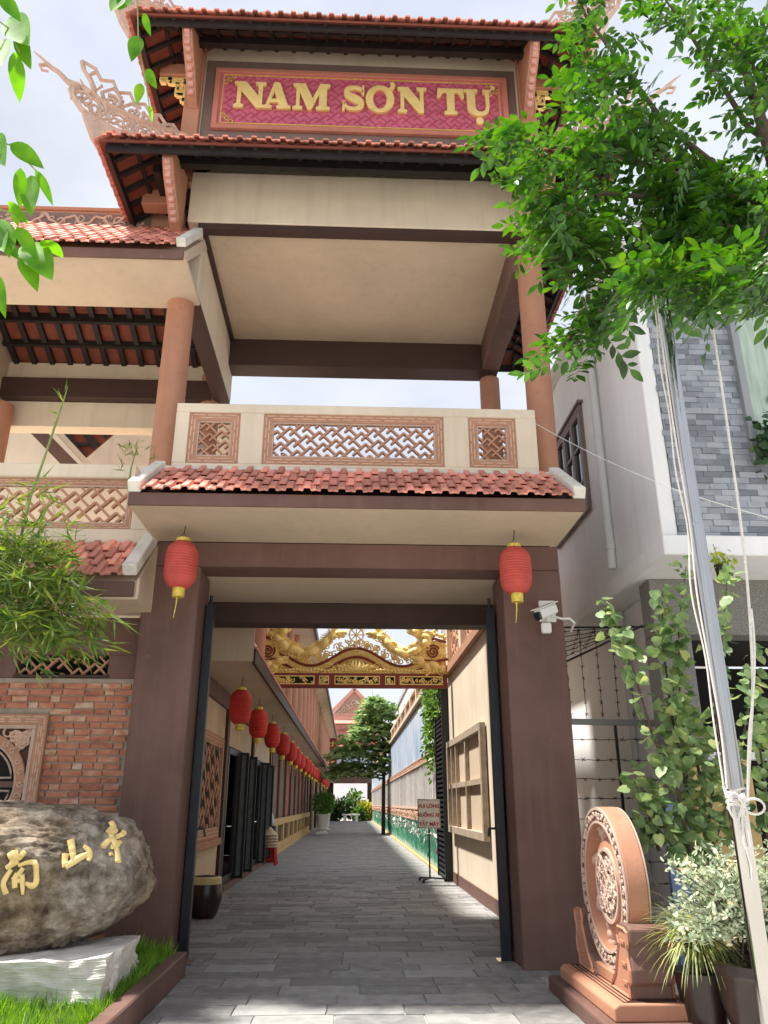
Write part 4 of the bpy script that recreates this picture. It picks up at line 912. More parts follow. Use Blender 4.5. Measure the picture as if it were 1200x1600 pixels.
def cradle(sgn):
    y0 = cy + sgn*.60; pl = []
    prof = [(.0, .245), (.0, .33), (.05, .36), (.065, .44), (.03, .52), (.03, .58), (.06, .62), (.06, .70), (.0, .72), (-.16, .72), (-.19, .66), (-.17, .60), (-.24, .48), (-.30, .38), (-.40, .30), (-.45, .245)]
    mb = MB().prism([(p[0]*sgn, p[1]) for p in prof], (2.03, y0 + sgn*.06, 0), (0, 1, 0), (0, 0, 1), (.30, 0, 0)); o = mk('cradle_block', mb, BROWN, D, bevel=.014, seg=2)
    for xx in (2.022, 2.338):
        f = MB(); q = [(p[0]*sgn*.9 - sgn*.02, .245 + (p[1]-.245)*.92 + .012) for p in prof]
        f.tube([(xx, y0 + sgn*.06 + a, b) for a, b in q] + [(xx, y0 + sgn*.06 + q[0][0], q[0][1])], .012, 4)
        for b in (.34, .46, .60): f.bar((xx, y0 + sgn*.02, b), (xx, y0 - sgn*.08, b), .02, .02)
        mk('scroll_trim', f, ORANGE, o)
    mk('side_face', MB().prism([(p[0]*sgn*.93 - sgn*.012, .245 + (p[1]-.245)*.95) for p in prof], (2.024, y0 + sgn*.06, 0), (0, 1, 0), (0, 0, 1), (.005, 0, 0)), ORANGE, o)
cradle(-1); cradle(1)
mk('cradle_bed', MB().prism([(-.45, .244), (-.45, .30), (-.25, .34), (0, .335), (.25, .34), (.45, .30), (.45, .244)], (2.05, cy, 0), (0, 1, 0), (0, 0, 1), (.25, 0, 0)), ORANGE, D, bevel=.01)

# ================================================================== SMALL THINGS ON THE RIGHT
CC = thing('security_camera', 'white bullet security camera on the right brown pillar', 'camera', (2.2, 8.66, 3.45))
mk('wall_plate', MB().box(2.14, 2.33, 8.668, 8.699, 3.50, 3.75), WHITEP, CC, bevel=.008)
bd = MB().bar((2.29, 8.60, 3.64), (2.06, 8.42, 3.52), .12, .11); mk('housing', bd, WHITEP, CC, bevel=.025, seg=3)
mk('lens_front', MB().bar((2.063, 8.425, 3.515), (2.045, 8.410, 3.503), .10, .09), GLASS, CC, bevel=.01)
mk('lens_shade', MB().bar((2.285, 8.59, 3.708), (2.03, 8.395, 3.575), .135, .012), WHITEP, CC)
mk('bracket', MB().tube([(2.22, 8.67, 3.55), (2.22, 8.60, 3.50), (2.20, 8.55, 3.56)], .022, 8), WHITEP, CC, smooth=1); mk('junction_box', MB().box(2.14, 2.25, 8.60, 8.667, 3.36, 3.48), WHITEP, CC, bevel=.012)
mk('cable', MB().tube([(2.30, 8.66, 3.56), (2.38, 8.60, 3.52), (2.46, 8.58, 3.52), (2.52, 8.62, 3.48), (2.52, 8.8, 3.42)], .014, 6), WHITEP, CC, smooth=1)
wl = MB(); a, b, c = at(800, 640, 8.39), at(1060, 767, 7.2), at(1260, 825, 7.0)
P, W = bez([(0, 0, 0), (1, 0, 0)], 2)
pts = [a.lerp(b, t) + V(0, 0, -.25*t*(1-t)) for t in np.linspace(0, 1, 12)] + [b.lerp(c, t) + V(0, 0, -.05*t*(1-t)) for t in np.linspace(.1, 1, 8)]
wl.tube(pts, .004, 5); ow = mk('overhead_wire', wl, PVC); tag(ow, 'thin pale wire strung from the balcony corner across to the right', 'wire')
PL = thing('steel_pole', 'tall stainless steel pole with white ropes tied round it', 'pole', (1.90, 4.0, 0))
mk('tube', MB().lathe([(.042, 0), (.042, 3.0), (.040, 3.002), (.037, 4.62)], (1.90, 4.0, 0), 40), STEEL, PL, smooth=.6)
mk('foot_flange', MB().lathe([(.11, 0), (.11, .02), (.055, .025)], (1.90, 4.0, 0), 24), STEEL, PL, smooth=.6)
rr = random.Random(2)
def rope(name, pts, r): return mk(name, MB().tube(pts, r, 6), ROPE, PL, smooth=1)
P, W = bez([(1.850, 4.58, 0), (1.842, 4.4, 0), (1.835, 3.6, 0), (1.845, 3.0, 0), (1.83, 2.6, 0), (1.842, 2.2, 0), (1.85, 1.9, 0), (1.838, 1.62, 0)], 44)
rope('rope', [V(x, 3.955, z) for x, z in P], .0055); rope('rope', [V(x - .018 + .008*math.sin(z*9), 3.965, z) for x, z in P], .005)
P, W = bez([(2.17, 4.8, 0), (2.165, 4.3, 0), (2.15, 3.6, 0), (2.12, 2.8, 0), (2.06, 2.2, 0), (1.99, 1.85, 0), (1.925, 1.56, 0)], 44)
rope('rope', [V(x, 3.95, z) for x, z in P], .008); rope('rope', [V(x + .012*math.sin(z*6), 3.942, z) for x, z in P[24:]], .006)
kn = MB()
for k in range(5): kn.tube([V(1.90 + .049*math.cos(t), 4.0 + .049*math.sin(t), 1.54 + .018*k + .01*math.sin(t*2+k)) for t in np.linspace(0, 2*PI, 20)], .0065, 5)
kn.blob((1.90, 3.938, 1.575), .022, .018, .024)
mk('knot', kn, ROPE, PL, smooth=1)
for cx_, w_, h_, a in ((1.945, .05, .035, -.5), (1.855, .035, .06, 1.9)):
    rope('bow_loop', [V(1.90, 3.93, 1.57)] + [V(cx_ + w_*math.cos(t+a+PI), 3.925, 1.55 + h_*math.sin(t+a+PI) - .01) for t in np.linspace(.3, 2*PI-.3, 18)] + [V(1.90, 3.93, 1.565)], .006)
rope('rope_tail', [V(1.90, 3.93, 1.57), V(1.875, 3.925, 1.48), V(1.868, 3.925, 1.38), V(1.89, 3.93, 1.28), V(1.885, 3.935, 1.22)], .006); rope('rope_tail', [V(1.90, 3.93, 1.57), V(1.89, 3.93, 1.50), V(1.90, 3.93, 1.44), V(1.905, 3.935, 1.36)], .006)
# stack of pots, tile, kerb stones
SP = thing('stacked_pots', 'stack of grey plastic pots behind the carved drum', 'pots', (3.02, 8.35, 0))
for k in range(6): mk('pot', MB().lathe([(.10, .10*k), (.135, .10*k + .085), (.15, .10*k + .088), (.15, .10*k + .102), (.13, .10*k+.104)], (3.02 + rr.uniform(-.01, .01), 8.35, 0), 20), mat('grey_pot%d' % k, (.20 + .05*(k % 3), .19 + .05*(k % 3), .18 + .04*(k % 3)), .8, .2), SP, smooth=.6)
so_ = mk('rubble_sack', MB().blob((3.0, 8.55, .62), .16, .14, .28, 14, 10).blob((2.95, 8.6, .95), .11, .1, .18, 12, 8), mat('dirty_sack', (.14, .12, .10), .9, .5, 8, .6, 20), smooth=3.2); tag(so_, 'dark bundled sack heaped by the house wall behind the drum', 'sack')
so_ = mk('ceramic_tile', MB().box(2.86, 3.08, 7.30, 7.55, -.02, .012), mat('white_tile', (.62, .62, .60), .5, .1), bevel=.004); tag(so_, 'loose white square tile lying on the concrete', 'tile')
# ================================================================== ALLEY, left building
ALEN = 84
AB = thing('alley_building', 'long two-storey beige temple wing along the alley with deep tiled eave', 'building', (-2.6, 12, 0))
def abox(name, b, m, bevel=.006, parent=None, label=None): return mk(name, MB().box(*b), m, parent or AB, bevel=bevel, label=label)
abox('wall', (-2.62, -2.46, 11.92, 16.1, 0, 3.30), SOFFIT); abox('wall', (-2.62, -2.46, 24.9, 25.3, 0, 3.30), SOFFIT); abox('wall_over_doors', (-2.62, -2.462, 16.1, 24.9, 2.66, 3.30), SOFFIT)
abox('head_beam', (-2.66, -2.40, 11.92, ALEN, 3.302, 3.598), BROWN)
abox('skirting', (-2.46, -2.44, 11.92, 16.0, 0, .12), BROWN, 0)
for y in (15.85, 20.2, 24.8): abox('pilaster', (-2.455, -2.40, y, y+.28, 0, 3.30), DBROWN)
# lattice window
lw = lattice_panel(AB, 0, 2.5, .98, 2.72, 0, .10, border=.16, ux=V(0, 1, 0), nrm=V(1, 0, 0), name='lattice_window', o=V(-2.44, 13.05, .98)); abox('window_back', (-2.459, -2.452, 13.2, 15.4, 1.0, 2.7), DARK, 0)
abox('window_sill', (-2.46, -2.36, 12.95, 15.65, .86, .975), FRET)
# glazed doors
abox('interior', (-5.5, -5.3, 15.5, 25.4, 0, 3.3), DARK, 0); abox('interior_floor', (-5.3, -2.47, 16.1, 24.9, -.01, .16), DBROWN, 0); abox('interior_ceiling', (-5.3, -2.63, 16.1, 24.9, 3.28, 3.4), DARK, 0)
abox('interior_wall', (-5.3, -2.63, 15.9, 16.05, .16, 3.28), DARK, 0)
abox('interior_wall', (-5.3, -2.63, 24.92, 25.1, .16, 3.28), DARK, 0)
abox('door_step', (-2.66, -2.33, 16.15, 24.8, 0.002, .11), BROWN)
for y0 in (16.3, 17.9, 20.7, 22.3):
    dr = MB(); frame4(dr, (-2.45, y0, .12), (0, 1, 0), (0, 0, 1), (1, 0, 0), 1.5, 2.5, .12, .07); DO = mk('door', dr, BLUEG, AB, bevel=.006)
    if y0 in (17.9, 22.3): mk('pane', MB().box(-2.46, -2.45, y0+.12, y0+1.38, .24, 2.5), GLASS, DO)
    mk('handle', MB().tube([(-2.40, y0+.12, 1.15), (-2.33, y0+.12, 1.15), (-2.33, y0+.30, 1.15)], .018, 6), STEEL, DO)
    # leaf folded out into the alley
    lf = MB(); frame4(lf, (-2.40, y0+1.52, .12), (1, 0, 0), (0, 0, 1), (0, -1, 0), .20, 2.48, .05, .05); LF = mk('folded_leaf', lf, BLUEG, AB, bevel=.004)
    mk('leaf_pane', MB().box(-2.35, -2.25, y0+1.515, y0+1.525, .17, 2.55), mat('frosted_glass', (.16, .19, .20), .15, .2, 8, .1, 30) if 'frosted_glass' not in bpy.data.materials else bpy.data.materials['frosted_glass'], LF)
# dado bays
y = 25.3; YEL = mat('yellow_ochre_trim', (.55, .38, .17), .75, .1)
abox('bay_wall', (-2.62, -2.52, 25.3, ALEN, 0, 3.30), DBROWN, 0)
abox('dado_plinth', (-2.52, -2.36, 25.3, 50.5, 0, .10), YEL)
for k in range(9):
    y = 25.4 + k*2.8
    abox('bay_post', (-2.52, -2.40, y, y+.30, 1.12, 3.30), BROWN); f = MB(); frame4(f, (-2.47, y, .102), (0, 1, 0), (0, 0, 1), (1, 0, 0), 2.78, 1.0, .22, .10); mk('dado_frame', f, YEL, AB, bevel=.004)
    abox('bay_shutter', (-2.519, -2.48, y+.34, y+2.76, 1.14, 3.28), REDL if k % 3 == 2 else BROWN, 0)
for k in range(8): abox('bay_post', (-2.51, -2.38, 51 + k*4, 51.4 + k*4, 0, 3.3), SOFFIT if k % 2 else DBROWN)
# eave over the alley
EV = abox('eave_soffit', (-2.62, -1.52, 11.95, ALEN, 3.60, 3.66), SOFFIT, 0)
abox('eave_fascia', (-1.518, -1.47, 11.93, ALEN, 3.555, 3.76), DBROWN, .004)
abox('eave_end', (-2.62, -1.50, 11.90, 11.948, 3.58, 4.15), SOFFIT, .004)
tl = MB()
for k in range(int((ALEN-12)/.2)):
    yy = 12 + k*.2; tl.prism([(-.08, 0), (-.05, .045), (.05, .045), (.08, 0)], (-1.45, yy, 3.765), (0, 1, 0), (0, 0, 1), (-.5, 0, .16))
mk('eave_tiles', tl, TILE, AB, kind='stuff')
abox('eave_roof', (-2.6, -1.9, 12.0, ALEN, 3.77, 3.92), TILE, 0)
# upper veranda
abox('upper_wall', (-3.3, -3.1, 12.0, ALEN, 3.9, 7.0), mat('salmon_wall', (.50, .27, .20), .8, .08), 0)
PA = abox('veranda_parapet', (-1.92, -1.80, 12.0, ALEN, 3.92, 4.35), WHITE, 0)
pt = MB()
for k in range(90): pt.tube(spiral((-1.78, 12.4+k*.8, 4.14), (0, 1, 0), (0, 0, 1), .15, 1.1, k, 8, 1 if k % 2 else -1), .03, 4)
mk('parapet_scrolls', pt, FRET, PA, kind='stuff')
for k in range(24): column(AB, -1.95, 13.2 + k*2.6, .19, 4.3, 6.9, ORANGE)
abox('veranda_soffit', (-3.3, -1.25, 12.0, ALEN-4, 6.9, 6.98), SOFFIT, 0); abox('veranda_fascia', (-1.248, -1.19, 11.98, ALEN-4, 6.84, 7.10), DBROWN, .004)
abox('veranda_end', (-3.3, -1.3, 12.0, 12.12, 6.2, 6.898), CREAM, 0)
# banner board at the far end of the wing
BN = thing('couplet_board', 'tall red board with gold characters hanging beside the far hall', 'board', (-1.55, 70, 4.2))
mk('board', MB().box(-1.95, -1.15, 69.95, 70.05, 3.9, 7.6), REDL, BN); f = MB(); frame4(f, (-1.95, 69.93, 3.9), (1, 0, 0), (0, 0, 1), (0, -1, 0), .80, 3.7, .08, .06); mk('frame', f, ORANGE, BN)
rq = random.Random(77)
for k in range(5):
    gmb = MB()
    for j in range(4): cxx = -1.55 + rq.uniform(-.12, .12); czz = 7.1 - k*.68 + rq.uniform(-.16, .16); gmb.tube([(cxx-.14, 69.92, czz+rq.uniform(-.08, .08)), (cxx+.14, 69.92, czz+rq.uniform(-.08, .08))], .035, 4)
    gmb.tube([(-1.55, 69.92, 7.32-k*.68), (-1.55, 69.92, 6.9-k*.68)], .035, 4); mk('gold_character', gmb, GOLDY, BN)

# ================================================================== LANTERNS
def lantern(loc, label, group, faded=False):
    x, y, zt = loc; T = thing('lantern', label, 'lantern', (x, y, zt-.56), group)
    prof = []; n = 17
    for i in range(n*2+1):
        t = i/(n*2); h = -.04 - .52*t; e = abs(2*t-1); rad = .178*(1 - e**4.5*.52); rad *= (1.0 if i % 2 == 0 else .952); prof.append((rad, h))
    mk('body', MB().lathe(prof[::-1], (x, y, zt), 28), LANTF if faded else LANT, T, smooth=.9)
    mk('top_cap', MB().lathe([(.075, -.045), (.078, 0), (.05, .012)], (x, y, zt), 18), GOLDP, T, smooth=.6)
    mk('bottom_cap', MB().lathe([(.065, -.655), (.068, -.56), (.060, -.552)], (x, y, zt), 18), GOLDP, T, smooth=.6)
    mk('tassel', MB().tube([(x-.01, y, zt-.65), (x-.015, y, zt-.75), (x-.03, y, zt-.88)], [.010, .007, .004], 5), GOLDP, T)
    mk('hanger', MB().tube([(x-.05, y, zt), (x, y, zt+.06), (x+.05, y, zt)], .004, 4), WIRE, T); mk('hook', MB().tube([(x, y, zt+.055), (x+.005, y, zt+.10), (x+.012, y, zt+.17)], .005, 4), WIRE, T)
    return T
LANTF = mat('faded_red_lantern_cloth', (.55, .085, .07), .65, .12, 6, .12, 90)
lantern((-1.86, 8.15, 4.27), 'faded red lantern hanging in front of the left brown pillar', 'lanterns at the gate', True)
lantern((1.78, 8.15, 4.25), 'faded red lantern hanging in front of the right brown pillar by the camera', 'lanterns at the gate', True)
L0 = lantern((-1.74, 12.6, 3.28), 'first bright red lantern from the urn in the row under the alley eave', 'lanterns under the alley eave')
L0.children[0].name = 'body'
ORD = 'second third fourth fifth sixth seventh eighth ninth tenth eleventh twelfth thirteenth fourteenth fifteenth sixteenth seventeenth eighteenth nineteenth'.split()
for k, yy in enumerate([15.3, 18.2, 20.7] + [20.7 + 2.75*i for i in range(1, 16)]): (lambda o: setattr(o, 'rotation_euler', (random.Random(k).uniform(-.05, .05), random.Random(k+9).uniform(-.06, .06), k*1.3)))(copy_tree(L0, V(-1.74 + random.Random(k+3).uniform(-.03, .03), yy, 3.28-.56 + random.Random(k+5).uniform(-.03, .02)), ORD[k] + ' bright red lantern from the urn in the row under the alley eave'))

# ================================================================== ALLEY, right wall
RWL = thing('alley_wall', 'beige alley wall with lattice top, tile mural and bamboo relief', 'wall', (2.3, 12, 0))
def rbox(name, b, m, bevel=.005, parent=None, label=None): return mk(name, MB().box(*b), m, parent or RWL, bevel=bevel, label=label)
rbox('wall', (2.22, 2.45, 11.3, 18.1, 0, 4.28), CREAM); rbox('skirting', (2.195, 2.219, 11.3, 18.0, .0, .22), BROWN, 0)
rbox('ledge', (2.12, 2.45, 11.3, 18.1, 4.282, 4.46), FRET); rbox('top_rail', (2.18, 2.42, 11.3, 18.1, 5.46, 5.6), FRET)
for k in range(3):
    y0 = 11.4 + k*2.25; lattice_panel(RWL, 0, 1.95, 4.462, 5.458, 0, .11, border=.12, ux=V(0, 1, 0), nrm=V(-1, 0, 0), o=V(2.28, y0, 4.462)); rbox('post', (2.19, 2.40, y0+1.96, y0+2.22, 4.462, 5.458), CREAM)
# frame board
FB = thing('wall_board_frame', 'weathered wooden grid frame fixed on the beige alley wall', 'board', (2.18, 15, 1))
f = MB(); frame4(f, (2.15, 13.1, 1.0), (0, 1, 0), (0, 0, 1), (-1, 0, 0), 4.7, 1.82, .13, .10); WD = mat('weathered_wood', (.40, .32, .24), .85, .25, 8, .3, 40); mk('frame', f, WD, FB, bevel=.006)
for yy in (15.0, 16.4, 17.1): mk('upright', MB().box(2.12, 2.19, yy, yy+.10, 1.13, 2.69), WD, FB)
for yy in ((13.23, 14.995), (15.105, 16.395), (16.505, 17.095), (17.205, 17.67)): mk('crossbar', MB().box(2.125, 2.185, yy[0], yy[1], 1.86, 1.95), WD, FB)
mk('backing', MB().box(2.195, 2.219, 13.2, 17.7, 1.1, 2.75), SOFFIT, FB)
# folded shutter gate
FG = thing('folding_gate', 'black folded slat gate standing against the alley wall', 'gate', (2.2, 18.9, 0))
for y0 in (18.15, 19.68): mk('stile', MB().box(2.06, 2.20, y0, y0+.10, .02, 4.18), BLUEG, FG)
for k in range(40): mk('slat', MB().box(2.08, 2.18, 18.252, 19.678, .06 + k*.1035, .115 + k*.1035), BLUEG, FG)
mk('backing', MB().box(2.205, 2.219, 18.15, 19.78, .02, 4.18), DARK, FG)
# mural wall
rbox('mural_wall', (2.22, 2.45, 18.12, ALEN, 0, 4.62), MORTAR, 0)
def muralmat(name, els, sc, st, bump=.2):
    return mat(name, (.5, .5, .5), .35, .2, sc, bump, 30, cols=els, stretch=st, spec=.5)
BLUE = muralmat('blue_sky_tiles', [(.30, (.24, .42, .70)), (.42, (.42, .58, .80)), (.54, (.66, .76, .88)), (.66, (.86, .88, .90))], 1.6, (1, 2.2, .55))
BAMW = muralmat('pale_grove_tiles', [(.30, (.50, .50, .51)), (.5, (.68, .67, .66)), (.7, (.80, .79, .77))], 2.2, (1, 3, .5))
GRNW = muralmat('meadow_tiles', [(.30, (.05, .26, .17)), (.42, (.12, .42, .30)), (.52, (.40, .58, .48)), (.62, (.75, .73, .68))], 2.2, (1, 2.6, 1.0))
rbox('sky_mural', (2.20, 2.219, 19.8, ALEN, 2.90, 4.50), BLUE, 0); rbox('grove_mural', (2.20, 2.219, 19.8, ALEN, 1.44, 2.66), BAMW, 0); rbox('meadow_mural', (2.20, 2.219, 19.8, ALEN, .08, 1.06), GRNW, 0)
for z0, z1 in ((1.06, 1.44), (2.66, 2.90)):
    rl = rbox('relief_band', (2.15, 2.219, 19.8, ALEN, z0, z1), FRET); sm = MB(); sm.box(2.13, 2.149, 19.8, ALEN, z0+.01, z0+.05).box(2.13, 2.149, 19.8, ALEN, z1-.05, z1-.01)
    for k in range(110):
        yy = 20.1 + k*.58; h = (z1-z0)*.24; sm.tube(spiral((2.15, yy, (z0+z1)/2), (0, 1, 0), (0, 0, 1), h*1.5, 1.1, k, 8, 1 if k % 2 else -1), .02, 4)
    mk('band_carving', sm, FRETL, rl, kind='stuff')
bs = MB(); rm = random.Random(4)
for k in range(150): yy = 19.95 + k*.42 + rm.uniform(-.1, .1); bs.tube([(2.19, yy, 1.45), (2.19, yy + rm.uniform(-.05, .05), 2.65)], rm.uniform(.03, .055), 5)
mk('bamboo_relief', bs, mat('pale_bamboo', (.78, .76, .73), .5, .12, 5, .1), RWL, kind='stuff')
r_ = np.random.default_rng(3); n = 2400; yy = 19.85 + 55*r_.random(n)**1.6; P = np.stack([np.full(n, 2.185), yy, .1 + .55*r_.random(n)], 1); A = np.stack([r_.normal(0, .04, n)-.03, r_.normal(0, .35, n), np.ones(n)], 1); Sd = np.stack([r_.normal(0, .2, n), np.ones(n), r_.normal(0, .1, n)], 1)
leaves('meadow_blades', 'narrow', P, A, Sd, r_.uniform(.3, .7, n)*1.1, leafmat('mural_green', (.03, .26, .17), (.16, .50, .34), 0, .4), RWL, 'stuff')
n = 1700; yy = 19.85 + 55*r_.random(n)**1.6; P = np.stack([np.full(n, 2.175), yy, .70 + .34*r_.random(n)], 1); A = np.stack([r_.normal(-.05, .05, n), r_.normal(0, 1, n), r_.normal(0, 1, n)], 1); Sd = np.stack([r_.normal(0, .2, n), r_.normal(0, 1, n), r_.normal(0, 1, n)], 1)
leaves('mural_flowers', 'ovate', P, A, Sd, r_.uniform(.12, .26, n), leafmat('mural_petals', (.70, .55, .52), (.86, .83, .78), 0, .4), RWL, 'stuff')
n = 40; P = np.stack([np.full(n, 2.165), 20.2 + .5*r_.normal(0, .5, n), .80 + .16*r_.normal(0, 1, n)], 1); leaves('red_lily', 'ovate', P, A[:n], Sd[:n], r_.uniform(.12, .25, n), leafmat('lily_red', (.35, .03, .06), (.55, .10, .14), 0, .4), RWL, 'stuff')
rbox('mural_ledge', (2.10, 2.45, 18.12, ALEN, 4.622, 4.74), CREAM); rbox('mural_rail', (2.16, 2.42, 18.12, ALEN, 5.22, 5.34), CREAM)
for k in range(24): y0 = 18.3 + k*2.7; rbox('rail_post', (2.15, 2.41, y0, y0+.32, 4.742, 5.218), CREAM, 0); rbox('rail_panel', (2.24, 2.34, y0+.322, y0+2.698, 4.742, 5.218), FRET, 0)
rbox('kerb_strip', (2.10, 2.219, 19.8, ALEN, .0, .06), YEL, 0)
# pale block behind the wall
NB = thing('pale_block', 'pale grey neighbouring block rising behind the alley wall', 'building', (4.5, 35, 0))
mk('body', MB().box(2.75, 7, 24, 58, 0, 6.9), HWHITE, NB); mk('roof_edge', MB().box(2.68, 7.1, 23.9, 58.1, 6.902, 7.1), HGREY, NB)
for k in range(5): mk('window', MB().box(2.735, 2.749, 26 + k*5, 27.4 + k*5, 5.4, 6.4), GLASS, NB)

# ================================================================== GILDED ARCH
GA = thing('gilded_arch_beam', 'gilded openwork beam with paired dragons, wheel and lotus spanning the alley', 'arch', (0, 17.5, 3.95))
gy = 17.5
GB = mk('red_beam', MB().box(-2.45, 2.12, gy-.10, gy+.10, 3.96, 4.27), REDL, GA, bevel=.012)
for x0, x1 in ((-2.2, -.82), (-.72, -.50), (-.38, .62), (.74, .96), (1.06, 2.02)):
    f = MB(); frame4(f, (x0, gy-.105, 4.02), (1, 0, 0), (0, 0, 1), (0, -1, 0), x1-x0, .19, .022, .02); mk('panel_frame', f, GOLDY, GB); mk('panel_ground', MB().box(x0+.022, x1-.022, gy-.104, gy-.1005, 4.042, 4.188), DARK, GB)
    sm = MB(); scrolls(sm, (x0+.02, gy-.11, 4.035), (1, 0, 0), (0, 0, 1), x1-x0-.04, .15, int(22*(x1-x0))+3, .03, .055, .012, int(x0*100)+500, 4); mk('panel_carving', sm, GOLDY, GB, smooth=1)
f = MB().box(-2.44, 2.10, gy-.07, gy+.07, 4.272, 4.33)
for k in range(58): f.blob((-2.4 + k*.078, gy-.07, 4.335 + .012*math.sin(k)), .05, .05, .035, 6, 4)
mk('cloud_base', f, GOLDY, GA, smooth=1)
wave = lambda x: 4.52 + .20*math.cos((x - .10)*2*PI/2.05) * (1 if abs(x-.1) < 1.55 else .6) - .02
xs = np.linspace(-1.62, 1.76, 70)
for dz, c_ in ((.14, REDL), (-.06, REDL)): mk('wave_moulding', MB().tube([(x, gy-.02, wave(x)+dz) for x in xs], .034, 6, flat=1.6, up=V(0, -1, 0)), c_, GA, smooth=1)
mb = MB(); vs = []
for x in xs: vs += [(x, gy-.03, wave(x)-.05), (x, gy-.03, wave(x)+.13), (x, gy+.03, wave(x)+.13), (x, gy+.03, wave(x)-.05)]
mb.add(vs, [(i*4+a, i*4+(a+1) % 4, (i+1)*4+(a+1) % 4, (i+1)*4+a) for i in range(len(xs)-1) for a in range(4)]); mk('wave_panel', mb, GOLDY, GA, smooth=.6)
sm = MB()
for i, x in enumerate(np.linspace(-1.55, 1.7, 46)): sm.tube(spiral((x, gy-.045, wave(x)+.04), (1, 0, 0), (0, 0, 1), .055, 1.1, i*2.1, 9, 1 if i % 2 else -1), .013, 4)
mk('wave_carving', sm, GOLDY, GA, smooth=1)
vs = []
for x in np.linspace(-2.2, 2.1, 80): zt = wave(x)-.07 if -1.62 < x < 1.76 else 4.62; vs += [(x, gy-.01, 4.331), (x, gy-.01, zt), (x, gy+.03, zt), (x, gy+.03, 4.331)]
mb = MB().add(vs, [(i*4+a, i*4+(a+1) % 4, (i+1)*4+(a+1) % 4, (i+1)*4+a) for i in range(79) for a in range(4)]); SPN = mk('spandrel', mb, GOLDY, GA, smooth=.6)
sm = MB(); rs_ = random.Random(9)
for k in range(110):
    x = rs_.uniform(-2.1, 2.05); zt = wave(x)-.08 if -1.62 < x < 1.76 else 4.6
    sm.tube(spiral((x, gy-.03, rs_.uniform(4.36, max(4.4, zt))), (1, 0, 0), (0, 0, 1), rs_.uniform(.035, .065), 1.2, k, 9, 1 if k % 2 else -1), .014, 4)
for k in range(90):
    x = rs_.uniform(-1.7, 1.8); z_ = (wave(x) if -1.62 < x < 1.76 else 4.8) + rs_.uniform(.16, .34)
    sm.tube(spiral((x, gy-.01, z_), (1, 0, 0), (0, 0, 1), rs_.uniform(.05, .09), 1.2, k, 9, 1 if k % 2 else -1), .016, 4)
mk('cloud_scrolls', sm, GOLDY, SPN, smooth=1, kind='stuff')
def dragon(path, head_dir, sc=1.0, seed=1):
    P, W = bez([(*p, 0) for p in path], 40); m = len(P); rd = [(.035 + .060*math.sin(PI*min(1, .12 + .88*i/(m-1))))*sc for i in range(m)]
    B = [V(p[0], gy-.04 + .03*math.sin(i*.6), p[1]) for i, p in enumerate(P)]
    O = mk('dragon', MB().tube(B, rd, 8), GOLDY, GA, smooth=1.2)
    sp = MB(); rgd = random.Random(seed)
    for i in range(2, m-2, 1):
        t = (B[i+1]-B[i-1]).normalized(); n_ = V(-t.z, 0, t.x)
        if n_.z < 0: n_ = -n_
        sp.tube([B[i] + n_*rd[i]*.6, B[i] + n_*(rd[i] + .05*sc) - t*.03*sc, B[i] + n_*(rd[i] + .10*sc) - t*.07*sc], [.022*sc, .014*sc, .003], 4)
        if i % 3 == 0: sp.tube(spiral(B[i] - n_*rd[i] + V(0, -.03, 0), (1, 0, 0), (0, 0, 1), .07*sc, 1.1, rgd.uniform(0, 6), 8), .016*sc, 4)
    h = B[-1]; d = V(head_dir[0], 0, head_dir[1]).normalized(); u = V(-d.z, 0, d.x)
    if u.z < 0: u = -u
    mk('fins', sp, GOLDY, O, smooth=1)
    hd = MB(); hd.blob(h, .10*sc, .08*sc, .09*sc, 10, 7); hd.tube([h, h + d*.12*sc + u*.02*sc, h + d*.20*sc], [.07*sc, .055*sc, .035*sc], 7); hd.tube([h - u*.03*sc, h + d*.11*sc - u*.07*sc, h + d*.16*sc - u*.06*sc], [.05*sc, .03*sc, .012*sc], 6)
    for k in range(9):
        a = -.9 + k*.30; v = (-d*math.cos(a) + u*math.sin(a)); hd.tube([h + v*.06*sc, h + v*.16*sc + u*.03*sc, h + v*.27*sc + u*.09*sc], [.026*sc, .018*sc, .004], 4)
    hd.tube([h + u*.05*sc, h + u*.14*sc - d*.04*sc, h + u*.22*sc - d*.14*sc], [.022*sc, .016*sc, .005], 5); hd.tube([h + d*.18*sc + u*.02*sc, h + d*.26*sc + u*.09*sc, h + d*.25*sc + u*.16*sc], [.012*sc, .009*sc, .004], 4)
    mk('head', hd, GOLDY, O, smooth=1.2)
    lg = MB()
    for i in (int(m*.35), int(m*.7)): lg.tube([B[i], B[i] + V(.05, -.02, -.10)*sc, B[i] + V(-.04, -.03, -.17)*sc], [.04*sc, .03*sc, .02*sc], 5)
    mk('legs', lg, GOLDY, O, smooth=1)
    return O
dragon([(-1.30, 4.72), (-1.0, 4.70), (-.78, 4.80), (-.62, 4.92), (-.55, 5.06), (-.42, 5.10), (-.32, 5.16)], (1, .1), 1.0, 1)
dragon([(1.48, 4.72), (1.18, 4.70), (.96, 4.80), (.80, 4.92), (.73, 5.06), (.60, 5.10), (.50, 5.16)], (-1, .1), 1.0, 2)
dragon([(-.95, 4.68), (-1.30, 4.78), (-1.50, 4.86), (-1.62, 4.98), (-1.70, 5.10), (-1.56, 5.22)], (.7, .5), 1.15, 3)
dragon([(1.10, 4.68), (1.42, 4.78), (1.60, 4.92), (1.74, 5.02), (1.60, 5.14), (1.42, 5.20)], (-.8, .4), 1.1, 4)
dragon([(-2.3, 4.40), (-2.0, 4.38), (-1.85, 4.46), (-1.72, 4.40), (-1.62, 4.54)], (1, .3), 1.1, 5); dragon([(2.1, 4.42), (1.98, 4.38), (1.80, 4.46), (1.66, 4.42), (1.52, 4.56)], (-1, .3), 1.15, 6)
